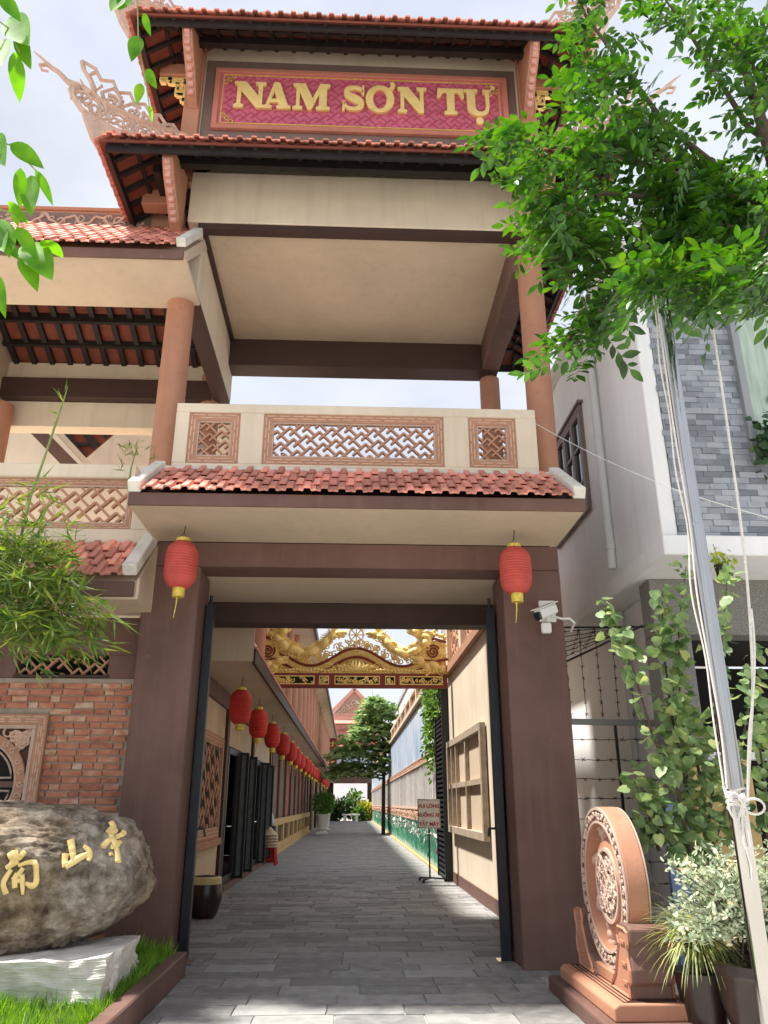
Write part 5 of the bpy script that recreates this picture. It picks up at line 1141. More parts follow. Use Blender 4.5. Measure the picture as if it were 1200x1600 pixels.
WH = mk('wheel', MB().add(*(lambda mb: (mb.v, mb.f))(ring((.09, 5.14), .145, .175, gy-.05, gy-.01, 32))), GOLDY, GA, smooth=.6)
sp = MB()
for k in range(8): a = PI*k/4; sp.tube([(.09, gy-.03, 5.14), (.09 + .20*math.cos(a), gy-.03, 5.14 + .20*math.sin(a))], .014, 5)
sp.blob((.09, gy-.03, 5.14), .045, .03, .045); mk('spokes', sp, GOLDY, WH, smooth=1); mk('wheel_stem', MB().bar((.09, gy-.02, 4.83), (.09, gy-.02, 4.97), .10, .04), GOLDY, GA)
lo = MB()
for k in range(-4, 5):
    a = k*.33; lo.tube([(.09 + .02*k, gy-.05-.01*(k % 2), 4.34), (.09 + .10*k, gy-.06, 4.42 + .03*(k % 2)), (.09 + .15*math.sin(a)*1.3, gy-.05, 4.46 + .12*math.cos(a))], [.05, .06, .012], 6)
for s in (-1, 1):
    for k in range(4): lo.tube(spiral((.09 + s*(.36 + k*.10), gy-.05, 4.40 + .03*(k % 2)), (1, 0, 0), (0, 0, 1), .07, 1.2, k, 10, s), .02, 5)
mk('lotus', lo, GOLDY, GA, smooth=1.2)
for s, cx_ in ((-1, -1.92), (1, 1.86)):
    sc_ = MB(); sc_.box(cx_-.26, cx_+.26, gy-.06, gy+.06, 4.56, 5.02); SB = mk('scroll_block', sc_, GOLDY, GA, bevel=.03)
    mk('red_spiral', MB().tube(spiral((cx_ - s*.04, gy-.08, 4.76), (1, 0, 0), (0, 0, 1), .16, 2.2, .5, 30, s), .022, 6), REDL, SB, smooth=1)
    mk('scroll_moulding', MB().tube([(cx_ - .30, gy-.07, 4.58), (cx_, gy-.07, 4.55), (cx_ + .30, gy-.07, 4.60)], .03, 6), REDL, SB, smooth=1); mk('scroll_moulding', MB().tube([(cx_ - .28, gy-.07, 5.0), (cx_, gy-.07, 5.06), (cx_ + .26, gy-.07, 4.98)], .03, 6), REDL, SB, smooth=1)
    cf = MB()
    for k in range(9): cf.blob((cx_ - .24 + k*.06, gy-.05, 5.08 + .07*math.sin(PI*k/8) + .02*(k % 2)), .05, .05, .05, 6, 5)
    for k in range(10): cf.tube(spiral((cx_ + .24*math.cos(k), gy-.075, 4.66 + .036*k), (1, 0, 0), (0, 0, 1), .06, 1.1, k*2, 9), .013, 4)
    cf.blob((cx_, gy-.03, 5.22), .05, .05, .08, 8, 6); mk('cloud_crest', cf, GOLDY, SB, smooth=1)

# ================================================================== ALLEY THINGS
GL = []
for s, x in ((-1, -1.70), (1, 1.66)):
    T = thing('gate_leaf', 'black steel gate leaf folded open on the %s' % ('lantern-wing side behind the boulder pillar' if s < 0 else 'drum side behind the camera pillar'), 'gate', (x, 9.3, 0), 'open gate leaves')
    mk('hinge_post', MB().box(x-.05, x+.05, 9.15, 9.25, .012, 3.78), BLUEG, T, bevel=.006); mk('foot_plate', MB().box(x-.10, x+.10, 9.10, 9.30, .008, .03), STEEL, T)
    e0 = V(x + s*.012, 9.26, .10); e1 = V(x*1.176 + s*.012, 10.85, .10); ux_ = (e1-e0).normalized(); nn_ = ux_.cross(V(0, 0, 1))
    f = MB(); frame4(f, e0, ux_, (0, 0, 1), nn_, (e1-e0).length, 3.6, .07, .05); FR = mk('leaf_frame', f, BLUEG, T)
    for k in range(9): c_ = e0 + ux_*(.16 + k*.16); mk('bar', MB().bar(c_ + V(0, 0, .07), c_ + V(0, 0, 3.53), .022, .022), BLUEG, FR)
    c_ = e0 + ux_*.12; mk('lock_case', MB().box(c_.x-.045, c_.x+.045, c_.y-.08, c_.y+.08, 1.25, 1.70), WIRE, T, bevel=.006); mk('handle', MB().tube([(x - s*.05, 9.2, 1.30), (x - s*.12, 9.2, 1.30), (x - s*.13, 9.22, 1.22)], .014, 6), BLUEG, T); mk('top_pivot', MB().tube([(x, 9.2, 3.78), (x, 9.2, 3.9)], .02, 8), BLUEG, T)
U = thing('glazed_urn', 'squat dark glazed urn with cream rim by the tap', 'urn', (-2.10, 12.7, .01))
mk('body', MB().lathe([(.16, .012), (.21, .10), (.25, .25), (.255, .36), (.235, .46)], (-2.10, 12.7, 0), 32), CERA, U, smooth=1); mk('rim', MB().lathe([(.235, .46), (.225, .54), (.20, .56), (.19, .54), (.185, .46)], (-2.10, 12.7, 0), 32, cap=False), CREAMY, U, smooth=.7); mk('lid', MB().lathe([(.19, .545), (.19, .56), (.05, .575)], (-2.10, 12.7, 0), 28), WIRE, U, smooth=.6)
FT = thing('wall_tap', 'small brass tap on the beige wall above the urn', 'tap', (-2.4, 12.75, .8)); mk('spout', MB().tube([(-2.459, 12.75, .86), (-2.36, 12.75, .86), (-2.30, 12.75, .86), (-2.28, 12.75, .80)], .018, 8), STEEL, FT, smooth=1); mk('handle', MB().box(-2.37, -2.31, 12.72, 12.78, .88, .905), STEEL, FT)
ST = thing('plastic_stool', 'red plastic stool by the doors under a stack of conical hats', 'stool', (-2.18, 23.2, 0))
mk('seat', MB().box(-2.36, -2.0, 23.02, 23.38, .42, .455), REDP, ST, bevel=.015)
for sx in (-1, 1):
    for sy_ in (-1, 1): mk('leg', MB().bar((-2.18 + sx*.20, 23.2 + sy_*.20, .012), (-2.18 + sx*.14, 23.2 + sy_*.14, .42), .05, .05), REDP, ST)
for sy_ in (-1, 1): mk('stretcher', MB().bar((-2.37, 23.2 + sy_*.185, .16), (-1.99, 23.2 + sy_*.185, .16), .025, .04), REDP, ST)
STRAW = mat('straw', (.62, .50, .36), .8, .15, 20, .2, 80)
for k in range(5):
    hz = .46 + k*.075; o = mk('conical_hat', MB().lathe([(.235, 0), (.12, .11), (.01, .21), (.005, .205), (.11, .105), (.225, .0)], (-2.18 + .012*(k % 2), 23.2, hz), 28, cap=False), STRAW, None, smooth=.6); tag(o, ('bottom', 'second from bottom', 'middle', 'second from top', 'topmost')[k] + ' straw conical hat in the stack on the red stool', 'hat', 'stacked straw hats')
bx_ = mk('red_box', MB().box(-2.38, -2.05, 24.0, 24.3, 0.004, .62), REDP, bevel=.01); tag(bx_, 'upright red box standing behind the hat stool', 'box')
# stand sign
SS = thing('stand_sign', 'white notice board with red lettering on a black wheeled stand', 'sign', (1.72, 18.1, 0))
mk('board', MB().box(1.49, 1.95, 18.08, 18.10, 1.08, 1.64), WHITEP, SS, bevel=.003); f = MB(); frame4(f, (1.475, 18.085, 1.065), (1, 0, 0), (0, 0, 1), (0, -1, 0), .49, .59, .016, .03); mk('frame', f, STEEL, SS)
mk('post', MB().tube([(1.72, 18.12, .08), (1.72, 18.12, 1.12)], .018, 8), WIRE, SS)
for a in (0.1, 2.2, 4.2): mk('foot', MB().bar((1.72, 18.12, .09), (1.72 + .33*math.cos(a), 18.12 + .33*math.sin(a), .07), .035, .03), WIRE, SS); mk('castor', MB().lathe([(.028, -.012), (.028, .012)], (1.72 + .33*math.cos(a), 18.12 + .33*math.sin(a), .04), 12, V(0, 1, 0)), WIRE, SS)
REDT = mat('red_lettering', (.40, .03, .04), .6, .1)
for txt, zz, s_ in (('VUI LÒNG', 1.48, .102), ('XUỐNG XE', 1.30, .096), ('TẮT MÁY', 1.115, .102)):
    cu = bpy.data.curves.new('txt', 'FONT'); cu.body = txt; cu.size = s_; cu.align_x = 'CENTER'; cu.extrude = .002; cu.offset = .003
    ob = bpy.data.objects.new('tmp', cu); COL.objects.link(ob); bpy.context.view_layer.update(); me = bpy.data.meshes.new_from_object(ob.evaluated_get(bpy.context.evaluated_depsgraph_get())); bpy.data.objects.remove(ob); bpy.data.curves.remove(cu); me.materials.clear(); me.materials.append(REDT)
    inst('lettering', me, SS, (1.72, 18.076, zz), (PI/2, 0, 0))
# planters
for k, (x, y) in enumerate(((-1.50, 46.0), (-1.55, 52.0))):
    T = thing('white_planter', ('tall white pedestal planter with a leafy bush at the end of the yellow dado', 'white pedestal planter with a bush standing just behind the one by the dado')[k], 'planter', (x, y, 0), 'white planters by the wing')
    mk('pedestal', MB().box(x-.34, x+.34, y-.34, y+.34, .012, .12), WHITEP, T, bevel=.02); mk('pot', MB().lathe([(.26, .12), (.22, .20), (.30, .30), (.26, .36), (.34, .95), (.38, 1.0), (.36, 1.04), (.30, 1.03)], (x, y, 0), 20), WHITEP, T, smooth=.7)
    n = 700; r_ = np.random.default_rng(30+k); d = r_.normal(0, 1, (n, 3)); d /= np.linalg.norm(d, axis=1, keepdims=True); rr_ = (.35 + .65*r_.random((n, 1))); P = np.array([x, y, 1.62]) + d*rr_*np.array([.62, .62, .62]); leaves('foliage', 'small', P, d + r_.normal(0, .6, (n, 3)) + [0, 0, -.2], r_.normal(0, 1, (n, 3)), r_.uniform(.12, .26, n), leafmat('planter_leaves', (.03, .10, .015), (.12, .28, .05), .3) if k == 0 else bpy.data.materials['planter_leaves'], T)
    mk('stem', MB().tube([(x, y, 1.0), (x+.03, y, 1.6)], .04, 6), BARK, T)
# person leaning into the doorway
PE = thing('person', 'person in a pale blue shirt and dark patterned trousers leaning in at the doorway', 'person', (-2.30, 24.5, .01))
def skin_body(name, joints, edges, parent, mt, sub=2):
    me = bpy.data.meshes.new(name); me.from_pydata([j[:3] for j in joints], edges, []); o = bpy.data.objects.new(name, me); COL.objects.link(o)
    m = o.modifiers.new('skin', 'SKIN'); sv = me.skin_vertices[0].data if me.skin_vertices else None
    if sv is None:
        bm_ = bmesh.new(); bm_.from_mesh(me); bm_.verts.layers.skin.verify(); bm_.to_mesh(me); bm_.free(); sv = me.skin_vertices[0].data
    for i, j in enumerate(joints): sv[i].radius = (j[3], j[4] if len(j) > 4 else j[3])
    sv[0].use_root = True; ss = o.modifiers.new('sub', 'SUBSURF'); ss.levels = sub; ss.render_levels = sub
    dg = bpy.context.evaluated_depsgraph_get(); bpy.context.view_layer.update(); m2 = bpy.data.meshes.new_from_object(o.evaluated_get(dg)); bpy.data.objects.remove(o); m2.materials.clear(); m2.materials.append(mt); m2.polygons.foreach_set('use_smooth', [True]*len(m2.polygons))
    o = bpy.data.objects.new(name, m2); COL.objects.link(o); o.parent = parent; o.location = -WL[parent.name]; WL[o.name] = V(0, 0, 0); return o
px, py = -2.28, 24.5; SKINM = mat('skin', (.42, .24, .16), .55, .08)
skin_body('body', [(px, py, .95, .15, .13), (px-.05, py, 1.12, .14, .12), (px-.13, py, 1.32, .17, .13), (px-.22, py, 1.47, .10, .09), (px-.27, py, 1.54, .055), (px-.34, py-.01, 1.64, .085, .10), (px-.36, py-.01, 1.72, .08, .09),
    (px-.02, py-.10, .88, .105), (px, py-.11, .50, .072), (px+.02, py-.11, .12, .05), (px-.12, py-.11, .05, .04), (px-.02, py+.10, .88, .105), (px-.03, py+.11, .50, .072), (px+.0, py+.11, .12, .05), (px-.14, py+.11, .05, .04),
    (px-.20, py-.20, 1.42, .055), (px-.30, py-.25, 1.18, .045), (px-.45, py-.22, 1.04, .035), (px-.53, py-.20, 1.0, .03), (px-.20, py+.20, 1.42, .055), (px-.30, py+.25, 1.18, .045), (px-.45, py+.22, 1.04, .035), (px-.53, py+.20, 1.0, .03)],
    [(0, 1), (1, 2), (2, 3), (3, 4), (4, 5), (5, 6), (0, 7), (7, 8), (8, 9), (9, 10), (0, 11), (11, 12), (12, 13), (13, 14), (3, 15), (15, 16), (16, 17), (17, 18), (3, 19), (19, 20), (20, 21), (21, 22)], PE, SKINM)
skin_body('shirt', [(px, py, .93, .185, .165), (px-.05, py, 1.12, .175, .15), (px-.13, py, 1.32, .20, .16), (px-.21, py, 1.46, .12, .11), (px-.20, py-.20, 1.42, .075), (px-.28, py-.24, 1.22, .065), (px-.20, py+.20, 1.42, .075), (px-.28, py+.24, 1.22, .065)], [(0, 1), (1, 2), (2, 3), (3, 4), (4, 5), (3, 6), (6, 7)], PE, mat('pale_blue_cotton', (.52, .56, .68), .9, .08, 12, .3, 40))
skin_body('trousers', [(px, py, .92, .17, .15), (px-.02, py-.10, .86, .125), (px, py-.11, .50, .095), (px+.02, py-.11, .14, .08), (px-.02, py+.10, .86, .125), (px-.03, py+.11, .50, .095), (px, py+.11, .14, .08)], [(0, 1), (1, 2), (2, 3), (0, 4), (4, 5), (5, 6)], PE, mat('patterned_cloth', (.03, .03, .035), .9, .2, 30, .1, 40, cols=[(.45, (.012, .012, .016)), (.6, (.30, .28, .28))]))
hr = MB().blob((px-.345, py-.01, 1.72), .105, .105, .10, 12, 8); mk('hair', hr, BLACKW, PE, smooth=3.2)

# ================================================================== FAR END
FH = thing('far_hall', 'salmon temple hall with scrolled gable closing the end of the alley', 'building', (0.2, 88, 0))
def fbox(name, b, m, bevel=.0, parent=None): return mk(name, MB().box(*b), m, parent or FH, bevel=bevel)
SAL = mat('salmon_paint', (.62, .32, .24), .75, .08); fy = ALEN + 1
fbox('passage_beam', (-2.6, 2.3, fy-1, fy-.4, 3.55, 4.15), BROWN); fbox('side_pier', (-2.6, -1.7, fy-.9, fy-.4, 0, 3.55), DBROWN); fbox('side_pier', (1.75, 2.3, fy-.9, fy-.4, 0, 3.55), DBROWN)
fbox('mural_front', (-2.6, 2.6, fy, fy+.3, 4.15, 7.2), mat('blue_mural', (.3, .4, .6), .5, .2, 2.2, 0, cols=[(.35, (.10, .20, .42)), (.5, (.45, .56, .70)), (.65, (.72, .74, .74))])); fbox('mural_border', (-2.7, -2.0, fy-.05, fy-.01, 4.15, 7.4), CREAM); fbox('mural_border', (-2.0, 2.7, fy-.05, fy-.01, 4.15, 4.4), CREAM)
for k, (z0, h, o) in enumerate(((7.2, .7, .5), (8.3, .8, .2), (9.5, .7, .3))): mk('roof_tier', MB().prism([(-o, 0), (1.2, h), (1.5, h), (1.5, 0)], (-2.9, fy-.4, z0), (0, 1, 0), (0, 0, 1), (6.2, 0, 0)), TILE if k != 1 else SAL, FH); fbox('tier_wall', (-2.7, 3.1, fy+.5, fy+.8, z0+.7, z0+1.15), SAL)
sm = MB(); scrolls(sm, (-2.6, fy+.45, 9.0), (1, 0, 0), (0, 0, 1), 5.6, .42, 22, .12, .2, .05, 61); mk('frieze_scrolls', sm, PALE, FH)
mk('gable', MB().prism([(-2.3, 10.2), (2.9, 10.2), (.3, 13.0)], (0, fy+.6, 0), (1, 0, 0), (0, 0, 1), (0, .5, 0)), mat('gable_brown', (.42, .25, .20), .8), FH)
for a, b in (((-2.7, 10.15), (.3, 13.2)), ((.3, 13.2), (3.3, 10.15)), ((-2.7, 10.15), (3.3, 10.15))): mk('gable_moulding', MB().bar((a[0], fy+.5, a[1]), (b[0], fy+.5, b[1]), .4, .34, V(0, 0, 1)), SAL, FH)
sm = MB()
for k in range(9): s = (k-4)/4; sm.tube(spiral((.3 + s*1.5, fy+.52, 10.75 + (1-abs(s))*1.0), (1, 0, 0), (0, 0, 1), .34 - .08*abs(s), 1.2, k, 12, 1 if k % 2 else -1), .07, 5)
mk('gable_scrolls', sm, PALE, FH)
fbox('courtyard_wall', (-6, 6, 96, 96.3, 0, 4.5), HWHITE)
BE = thing('stone_bench', 'white stone bench in front of the far shrubs', 'bench', (.1, 80, 0)); mk('seat', MB().box(-.75, .95, 79.7, 80.3, .55, .68), WHITEP, BE, bevel=.02); mk('leg', MB().box(-.6, -.3, 79.75, 80.25, .01, .55), WHITEP, BE); mk('leg', MB().box(.5, .8, 79.75, 80.25, .01, .55), WHITEP, BE)
SHM = [leafmat('far_shrub%d' % i, a, b, .3) for i, (a, b) in enumerate((((.02, .06, .02), (.08, .16, .05)), ((.03, .10, .02), (.14, .26, .06)), ((.16, .22, .02), (.42, .46, .08))))]
for k, (x, y, h, wd, mi, lb) in enumerate(((-.55, 82, 2.1, .9, 0, 'dark green shrub'), (.45, 82.5, 2.9, .8, 1, 'tall pointed green shrub'), (1.45, 81.5, 1.7, .8, 2, 'yellow-green shrub'), (-1.4, 82, 1.5, .7, 0, 'low dark bush'), (1.0, 81, 1.2, .6, 1, 'low mid-green bush'))):
    T = thing('garden_shrub', lb + ' at the end of the alley', 'shrub', (x, y, 0), 'shrubs closing the alley'); n = 500; r_ = np.random.default_rng(50+k); d = r_.normal(0, 1, (n, 3)); d /= np.linalg.norm(d, axis=1, keepdims=True)
    P = np.array([x, y, h*.55]) + d*(.3 + .7*r_.random((n, 1)))*np.array([wd, wd, h*.5]); leaves('foliage', 'ovate', P, d + r_.normal(0, .5, (n, 3)), r_.normal(0, 1, (n, 3)), r_.uniform(.25, .5, n), SHM[mi], T); mk('stem', MB().tube([(x, y, -.01), (x, y, h*.6)], .06, 6), BARK, T)
# ================================================================== VEGETATION
def norm(v): return v / (np.linalg.norm(v, axis=-1, keepdims=True) + 1e-9)
# ---- street tree with feathered leaves
TR = thing('street_tree', 'leafy street tree with feathered leaves reaching across the gate from the right', 'tree', (4.6, 5.4, 0))
r_ = np.random.default_rng(17); rp_ = random.Random(17)
tb = MB(); tb.tube([(4.6, 5.4, -.02), (4.62, 5.42, 1.5), (4.5, 5.4, 3.2), (4.3, 5.3, 4.6), (3.9, 5.2, 5.6), (3.6, 5.1, 6.6), (3.5, 5.1, 8.2)], [.16, .13, .12, .10, .08, .06, .03], 10); mk('trunk', tb, BARK, TR, smooth=1)
BR = [ # pixel path, depth Y start-end, fronds, spread
 ([(1230, 330), (1130, 268), (1040, 195), (975, 105), (915, 25), (890, -40)], 5.2, 4.7, 56, 40),
 ([(1230, 345), (1100, 285), (980, 250), (880, 232), (775, 215)], 5.2, 4.4, 76, 42),
 ([(1230, 360), (1100, 320), (980, 305), (890, 300), (800, 262)], 5.3, 4.5, 76, 42),
 ([(1230, 370), (1100, 350), (980, 360), (900, 370), (830, 350)], 5.1, 4.5, 84, 46),
 ([(1200, 390), (1080, 400), (980, 420), (900, 400), (850, 410)], 5.2, 4.7, 70, 40),
 ([(1150, 390), (1060, 410), (985, 440), (920, 500), (865, 552)], 5.0, 4.6, 64, 34),
 ([(1250, 420), (1180, 400), (1120, 400), (1060, 410)], 5.4, 5.0, 140, 62),
 ([(1250, 450), (1190, 430), (1130, 440), (1080, 440)], 5.0, 4.8, 46, 40),
 ([(1250, 330), (1180, 330), (1120, 340), (1050, 350)], 5.6, 5.0, 140, 66),
 ([(1250, 280), (1190, 300), (1130, 310), (1030, 300)], 5.5, 5.1, 100, 50),
 ([(1260, 260), (1170, 200), (1120, 120), (1070, 40), (1040, 0)], 5.3, 4.9, 40, 38),
 ([(1260, 240), (1200, 160), (1170, 90), (1130, 40), (1115, -20)], 5.2, 4.8, 44, 38),
 ([(1260, 200), (1220, 130), (1190, 60), (1200, 0)], 5.0, 4.8, 30, 34),
 ([(1260, 300), (1200, 330), (1180, 420), (1190, 480)], 4.9, 4.6, 34, 34),
 ([(1260, 400), (1170, 415), (1090, 420), (1010, 440)], 4.1, 3.75, 60, 40), ([(1260, 440), (1190, 450), (1120, 455), (1060, 450)], 4.2, 3.8, 40, 28),
 ([(1040, 195), (980, 190), (930, 165)], 5.0, 4.7, 26, 30), ([(960, 105), (930, 130), (880, 110)], 4.9, 4.7, 22, 28), ([(1100, 285), (1010, 230), (950, 225)], 5.0, 4.8, 34, 34),
]
LP, LA, LS, LZ = [], [], [], []; br = MB(); rach = MB()
for path, ya, yb2, nf, spread in BR:
    m = len(path); pts = [at(p[0], p[1], ya + (yb2-ya)*i/(m-1)) for i, p in enumerate(path)]
    br.tube(pts, [.032 - .024*i/(m-1) for i in range(m)], 6)
    for k in range(int(nf*.88)):
        t = rp_.random()**.75*(m-1); i = min(int(t), m-2); f_ = t - i
        px_ = path[i][0] + (path[i+1][0]-path[i][0])*f_ + rp_.gauss(0, spread*.55); py_ = path[i][1] + (path[i+1][1]-path[i][1])*f_ + rp_.gauss(0, spread*.45)
        Yd = ya + (yb2-ya)*t/(m-1) + rp_.gauss(0, .28)
        c = at(px_, py_, max(3.6, Yd)); ax = np.array([rp_.gauss(-.55, .6), rp_.gauss(-.15, .55), rp_.gauss(-.25, .42)]); ax = ax/np.linalg.norm(ax)
        L_ = rp_.uniform(.26, .42); nl = rp_.randint(10, 15); side = np.cross(ax, [0, 0, 1]); side /= (np.linalg.norm(side)+1e-6); side = side + np.array([0, 0, rp_.gauss(0, .35)]); side /= np.linalg.norm(side)
        p0 = np.array(c) - ax*L_*.4; rp = []
        for j in range(nl):
            u = j/(nl-1); q = p0 + ax*L_*u + np.array([0, 0, -.10*L_*u*u*2]); rp.append(Vector(q)); sgn = 1 if j % 2 else -1
            if j == nl-1: a = ax
            else: a = ax*.55 + side*sgn*.85 + np.array([0, 0, -.18])
            LP.append(q); LA.append(a + np.array([rp_.gauss(0, .12), rp_.gauss(0, .12), rp_.gauss(0, .15)])); LS.append(np.cross(np.cross(ax, side), a) + np.array([0, 0, rp_.gauss(0, .3)])); LZ.append(rp_.uniform(.072, .135))
        rach.tube([rp[0], rp[len(rp)//2], rp[-1]], .0017, 3)
mk('branches', br, BARK, TR, smooth=1, kind='stuff'); mk('leaf_stalks', rach, mat('leaf_stalk', (.09, .13, .04), .6), TR, kind='stuff'); leaves('crown', 'ovate', LP, LA, LS, LZ, L_TREE, TR)
# ---- twigs hanging close to the camera at the upper left
def near_twig(name, label, stems, lv, Y):
    T = thing(name, label, 'branch', at(*stems[0][0], Y), 'leafy twigs overhead'); 
    for s in stems: mk('twig', MB().tube([at(x, y, Y + .02*math.sin(x)) for x, y in s], .0028, 5), STEMG, T, smooth=1)
    for (x0, y0), (x1, y1) in lv:
        a = at(x0, y0, Y + rp_.uniform(-.05, .05)); b = at(x1, y1, Y + rp_.uniform(-.08, .08)); d = b-a; ln = d.length; d.normalize(); sd = d.cross(V(rp_.uniform(-.5, .5), -1, rp_.uniform(-.4, .4))).normalized(); n_ = sd.cross(d)
        mb = MB(); K = 9; vs = []
        for i in range(K):
            u = i/(K-1); wd = ln*.205*math.sin(PI*min(1, u**.85))**.8*(1 - .25*u); drop = -.10*ln*u*u
            for e in (-1, 0, 1): vs.append(a + d*(ln*u) + sd*(wd*e) + n_*(abs(e)*wd*.22) + V(0, 0, drop))
        mb.add(vs, [(i*3+e, i*3+e+1, (i+1)*3+e+1, (i+1)*3+e) for i in range(K-1) for e in (0, 1)]); mk('leaf', mb, L_NEAR, T, smooth=3.2)
near_twig('leafy_twig', 'twig with large oval green leaves dangling beside the roof curl', [[(-20, 20), (15, 45), (30, 80)], [(-20, 215), (20, 228), (45, 255), (60, 270)], [(-20, 320), (10, 330), (40, 345)], [(-20, 30), (0, 30)]],
    [((0, -8), (34, 30)), ((14, 28), (48, 62)), ((26, 50), (50, 104)), ((22, 80), (32, 156)), ((0, 62), (4, 96)), ((-8, 212), (10, 252)), ((16, 224), (70, 258)), ((32, 262), (32, 322)), ((54, 265), (84, 318)), ((48, 274), (50, 332)), ((12, 314), (46, 348)), ((2, 342), (16, 396)), ((26, 354), (60, 402)), ((64, 376), (100, 398)), ((40, 380), (84, 428)), ((34, 398), (60, 450)), ((-4, 430), (10, 492)), ((16, 320), (30, 352)), ((6, 372), (30, 402)), ((-14, 350), (8, 384))], 2.1)
near_twig('hanging_twig', 'thin twig with small leaves dangling in front of the upper eave', [[(214, -20), (215, 20), (216, 60), (222, 100), (228, 130), (236, 190)]],
    [((190, -4), (174, 14)), ((200, -8), (186, 12)), ((224, 20), (236, 54)), ((216, 56), (206, 92)), ((228, 108), (246, 136)), ((220, 130), (214, 160)), ((232, 164), (238, 190))], 2.4)
# ---- bamboo
BB = thing('bamboo_clump', 'feathery bamboo clump leaning over the tiled skirt beside the boulder', 'bamboo', (-4.3, 7.9, .1))
LP, LA, LS, LZ = [], [], [], []; cul = MB()
for k in range(16):
    x0 = -4.3 + rp_.uniform(-.35, .25); tip = at(rp_.uniform(-30, 150), rp_.uniform(830, 1000), rp_.uniform(7.2, 7.8)); mid = V((x0 + tip.x)/2 - .05, 7.8, max(tip.z, 3.2) + rp_.uniform(-.2, .3))
    P, W = [], []
    pts = [V(x0, 7.9, .1), V(x0 - .05, 7.88, 1.8), mid, tip]; cul.tube(pts, [.014, .012, .008, .003], 5)
def fan(c, n, ln, dirx=0, up=0):
    base = np.array([rp_.gauss(dirx, .5), rp_.gauss(-.3, .4), rp_.gauss(-.35 + up, .35)])
    for j in range(n):
        a = base + np.array([rp_.gauss(0, .55), rp_.gauss(0, .4), rp_.gauss(0, .35)]); LP.append(np.array(c) + np.random.default_rng(len(LP)).normal(0, .02, 3)); LA.append(a); LS.append([rp_.gauss(0, 1), rp_.gauss(0, 1), rp_.gauss(0, .6)]); LZ.append(ln*rp_.uniform(.6, 1.15))
for k in range(44):                      # arching sprays
    ty = rp_.uniform(835, 1040); tx = rp_.uniform(40, float(np.interp(ty, [830, 900, 960, 1000, 1045], [120, 150, 185, 198, 110]))); Yd = rp_.uniform(7.1, 7.75)
    sx = tx - rp_.uniform(90, 190); sy_ = ty - rp_.uniform(-10, 70); q = [at(sx, sy_, Yd + .1), at((sx+tx)/2, min(sy_, ty) - rp_.uniform(5, 25), Yd), at(tx, ty, Yd - .05)]
    cul.tube(q, [.004, .003, .0015], 4)
    for j in range(11):
        u = .12 + .88*j/10; p = (q[0].lerp(q[1], u*2) if u < .5 else q[1].lerp(q[2], u*2-1)); fan(p + V(rp_.gauss(0, .03), 0, rp_.gauss(0, .03)), rp_.randint(3, 6), .27, .55, .28*(ty < 890) - .05)
for k in range(60): fan(at(rp_.uniform(-30, 90), rp_.uniform(850, 1000), rp_.uniform(7.4, 7.9)), rp_.randint(3, 6), .26, .2, .1)
for k in range(12): fan(at(rp_.uniform(188, 235), rp_.uniform(690, 735), 8.1), 4, .15, .1, .8)
cul.tube([at(205, 790, 8.0), at(200, 760, 8.1), at(205, 730, 8.1), at(215, 695, 8.1)], [.012, .012, .010, .004], 5)
sh = [(30, 850), (48, 775), (66, 725), (84, 672), (98, 630), (106, 604)]; cul.tube([at(x, y, 7.6) for x, y in sh], [.016, .015, .014, .012, .009, .003], 6); cul.tube([V(-4.2, 7.7, .1), at(30, 850, 7.6)], [.016, .016], 5)
for (x, y) in ((84, 672), (94, 640), (98, 628), (102, 615), (96, 650)): fan(at(x, y, 7.6), 2, .17, rp_.uniform(-.6, .6), 1.2)
mk('culms', cul, STEMG, BB, smooth=1, kind='stuff'); leaves('foliage', 'narrow', LP, LA, LS, LZ, L_BAMB, BB)
# ---- heart-leaved climber
IV = thing('heart_leaf_climber', 'climber with heart-shaped leaves growing up before the granite pier', 'plant', (3.2, 7.6, 0))
LP, LA, LS, LZ = [], [], [], []; stm = MB()
ST_ = [([(1092, 1400), (1080, 1290), (1072, 1200), (1062, 1080), (1060, 980), (1072, 885)], 130, 26), ([(1096, 1400), (1108, 1280), (1125, 1150), (1128, 1000), (1138, 880)], 90, 22), ([(1088, 1380), (1060, 1240), (1020, 1150), (985, 1030), (962, 975), (942, 950)], 96, 22),
       ([(1100, 1360), (1150, 1220), (1170, 1100), (1178, 1000)], 60, 26), ([(1088, 1380), (1060, 1300), (1020, 1250), (985, 1215)], 66, 26), ([(1072, 1230), (1050, 1120), (1035, 1000), (1035, 925)], 80, 24), ([(1100, 1240), (1080, 1150), (1050, 1100)], 90, 36), ([(1200, 1330), (1195, 1220), (1185, 1150), (1190, 1090)], 30, 16), ([(1030, 1330), (1015, 1280), (1010, 1240)], 40, 22)]
for path, n, sp in ST_:
    yb2 = rp_.uniform(7.3, 7.7); pts = [at(x, y, yb2 + .05*math.sin(i)) for i, (x, y) in enumerate(path)]; stm.tube(pts, [.018 - .014*i/(len(pts)-1) for i in range(len(pts))], 5)
    for k in range(int(n*1.45)):
        t = (.12 + .88*rp_.random())*(len(path)-1); i = min(int(t), len(path)-2); f_ = t-i; tp = 1 - .55*t/(len(path)-1)
        c = at(path[i][0] + (path[i+1][0]-path[i][0])*f_ + rp_.gauss(0, sp*.62*max(.45, tp)), path[i][1] + (path[i+1][1]-path[i][1])*f_ + rp_.gauss(0, sp*.5), yb2 + rp_.gauss(-.05, .16))
        LP.append(np.array(c)); LA.append([rp_.gauss(0, .6), rp_.gauss(-.45, .3), rp_.gauss(-.5, .45)]); LS.append([1, rp_.gauss(0, .6), rp_.gauss(0, .5)]); LZ.append(rp_.uniform(.07, .15)*(.75 + .35*tp))
mk('stems', stm, BARK, IV, smooth=1, kind='stuff'); leaves('foliage', 'heart', LP, LA, LS, LZ, L_IVY, IV)
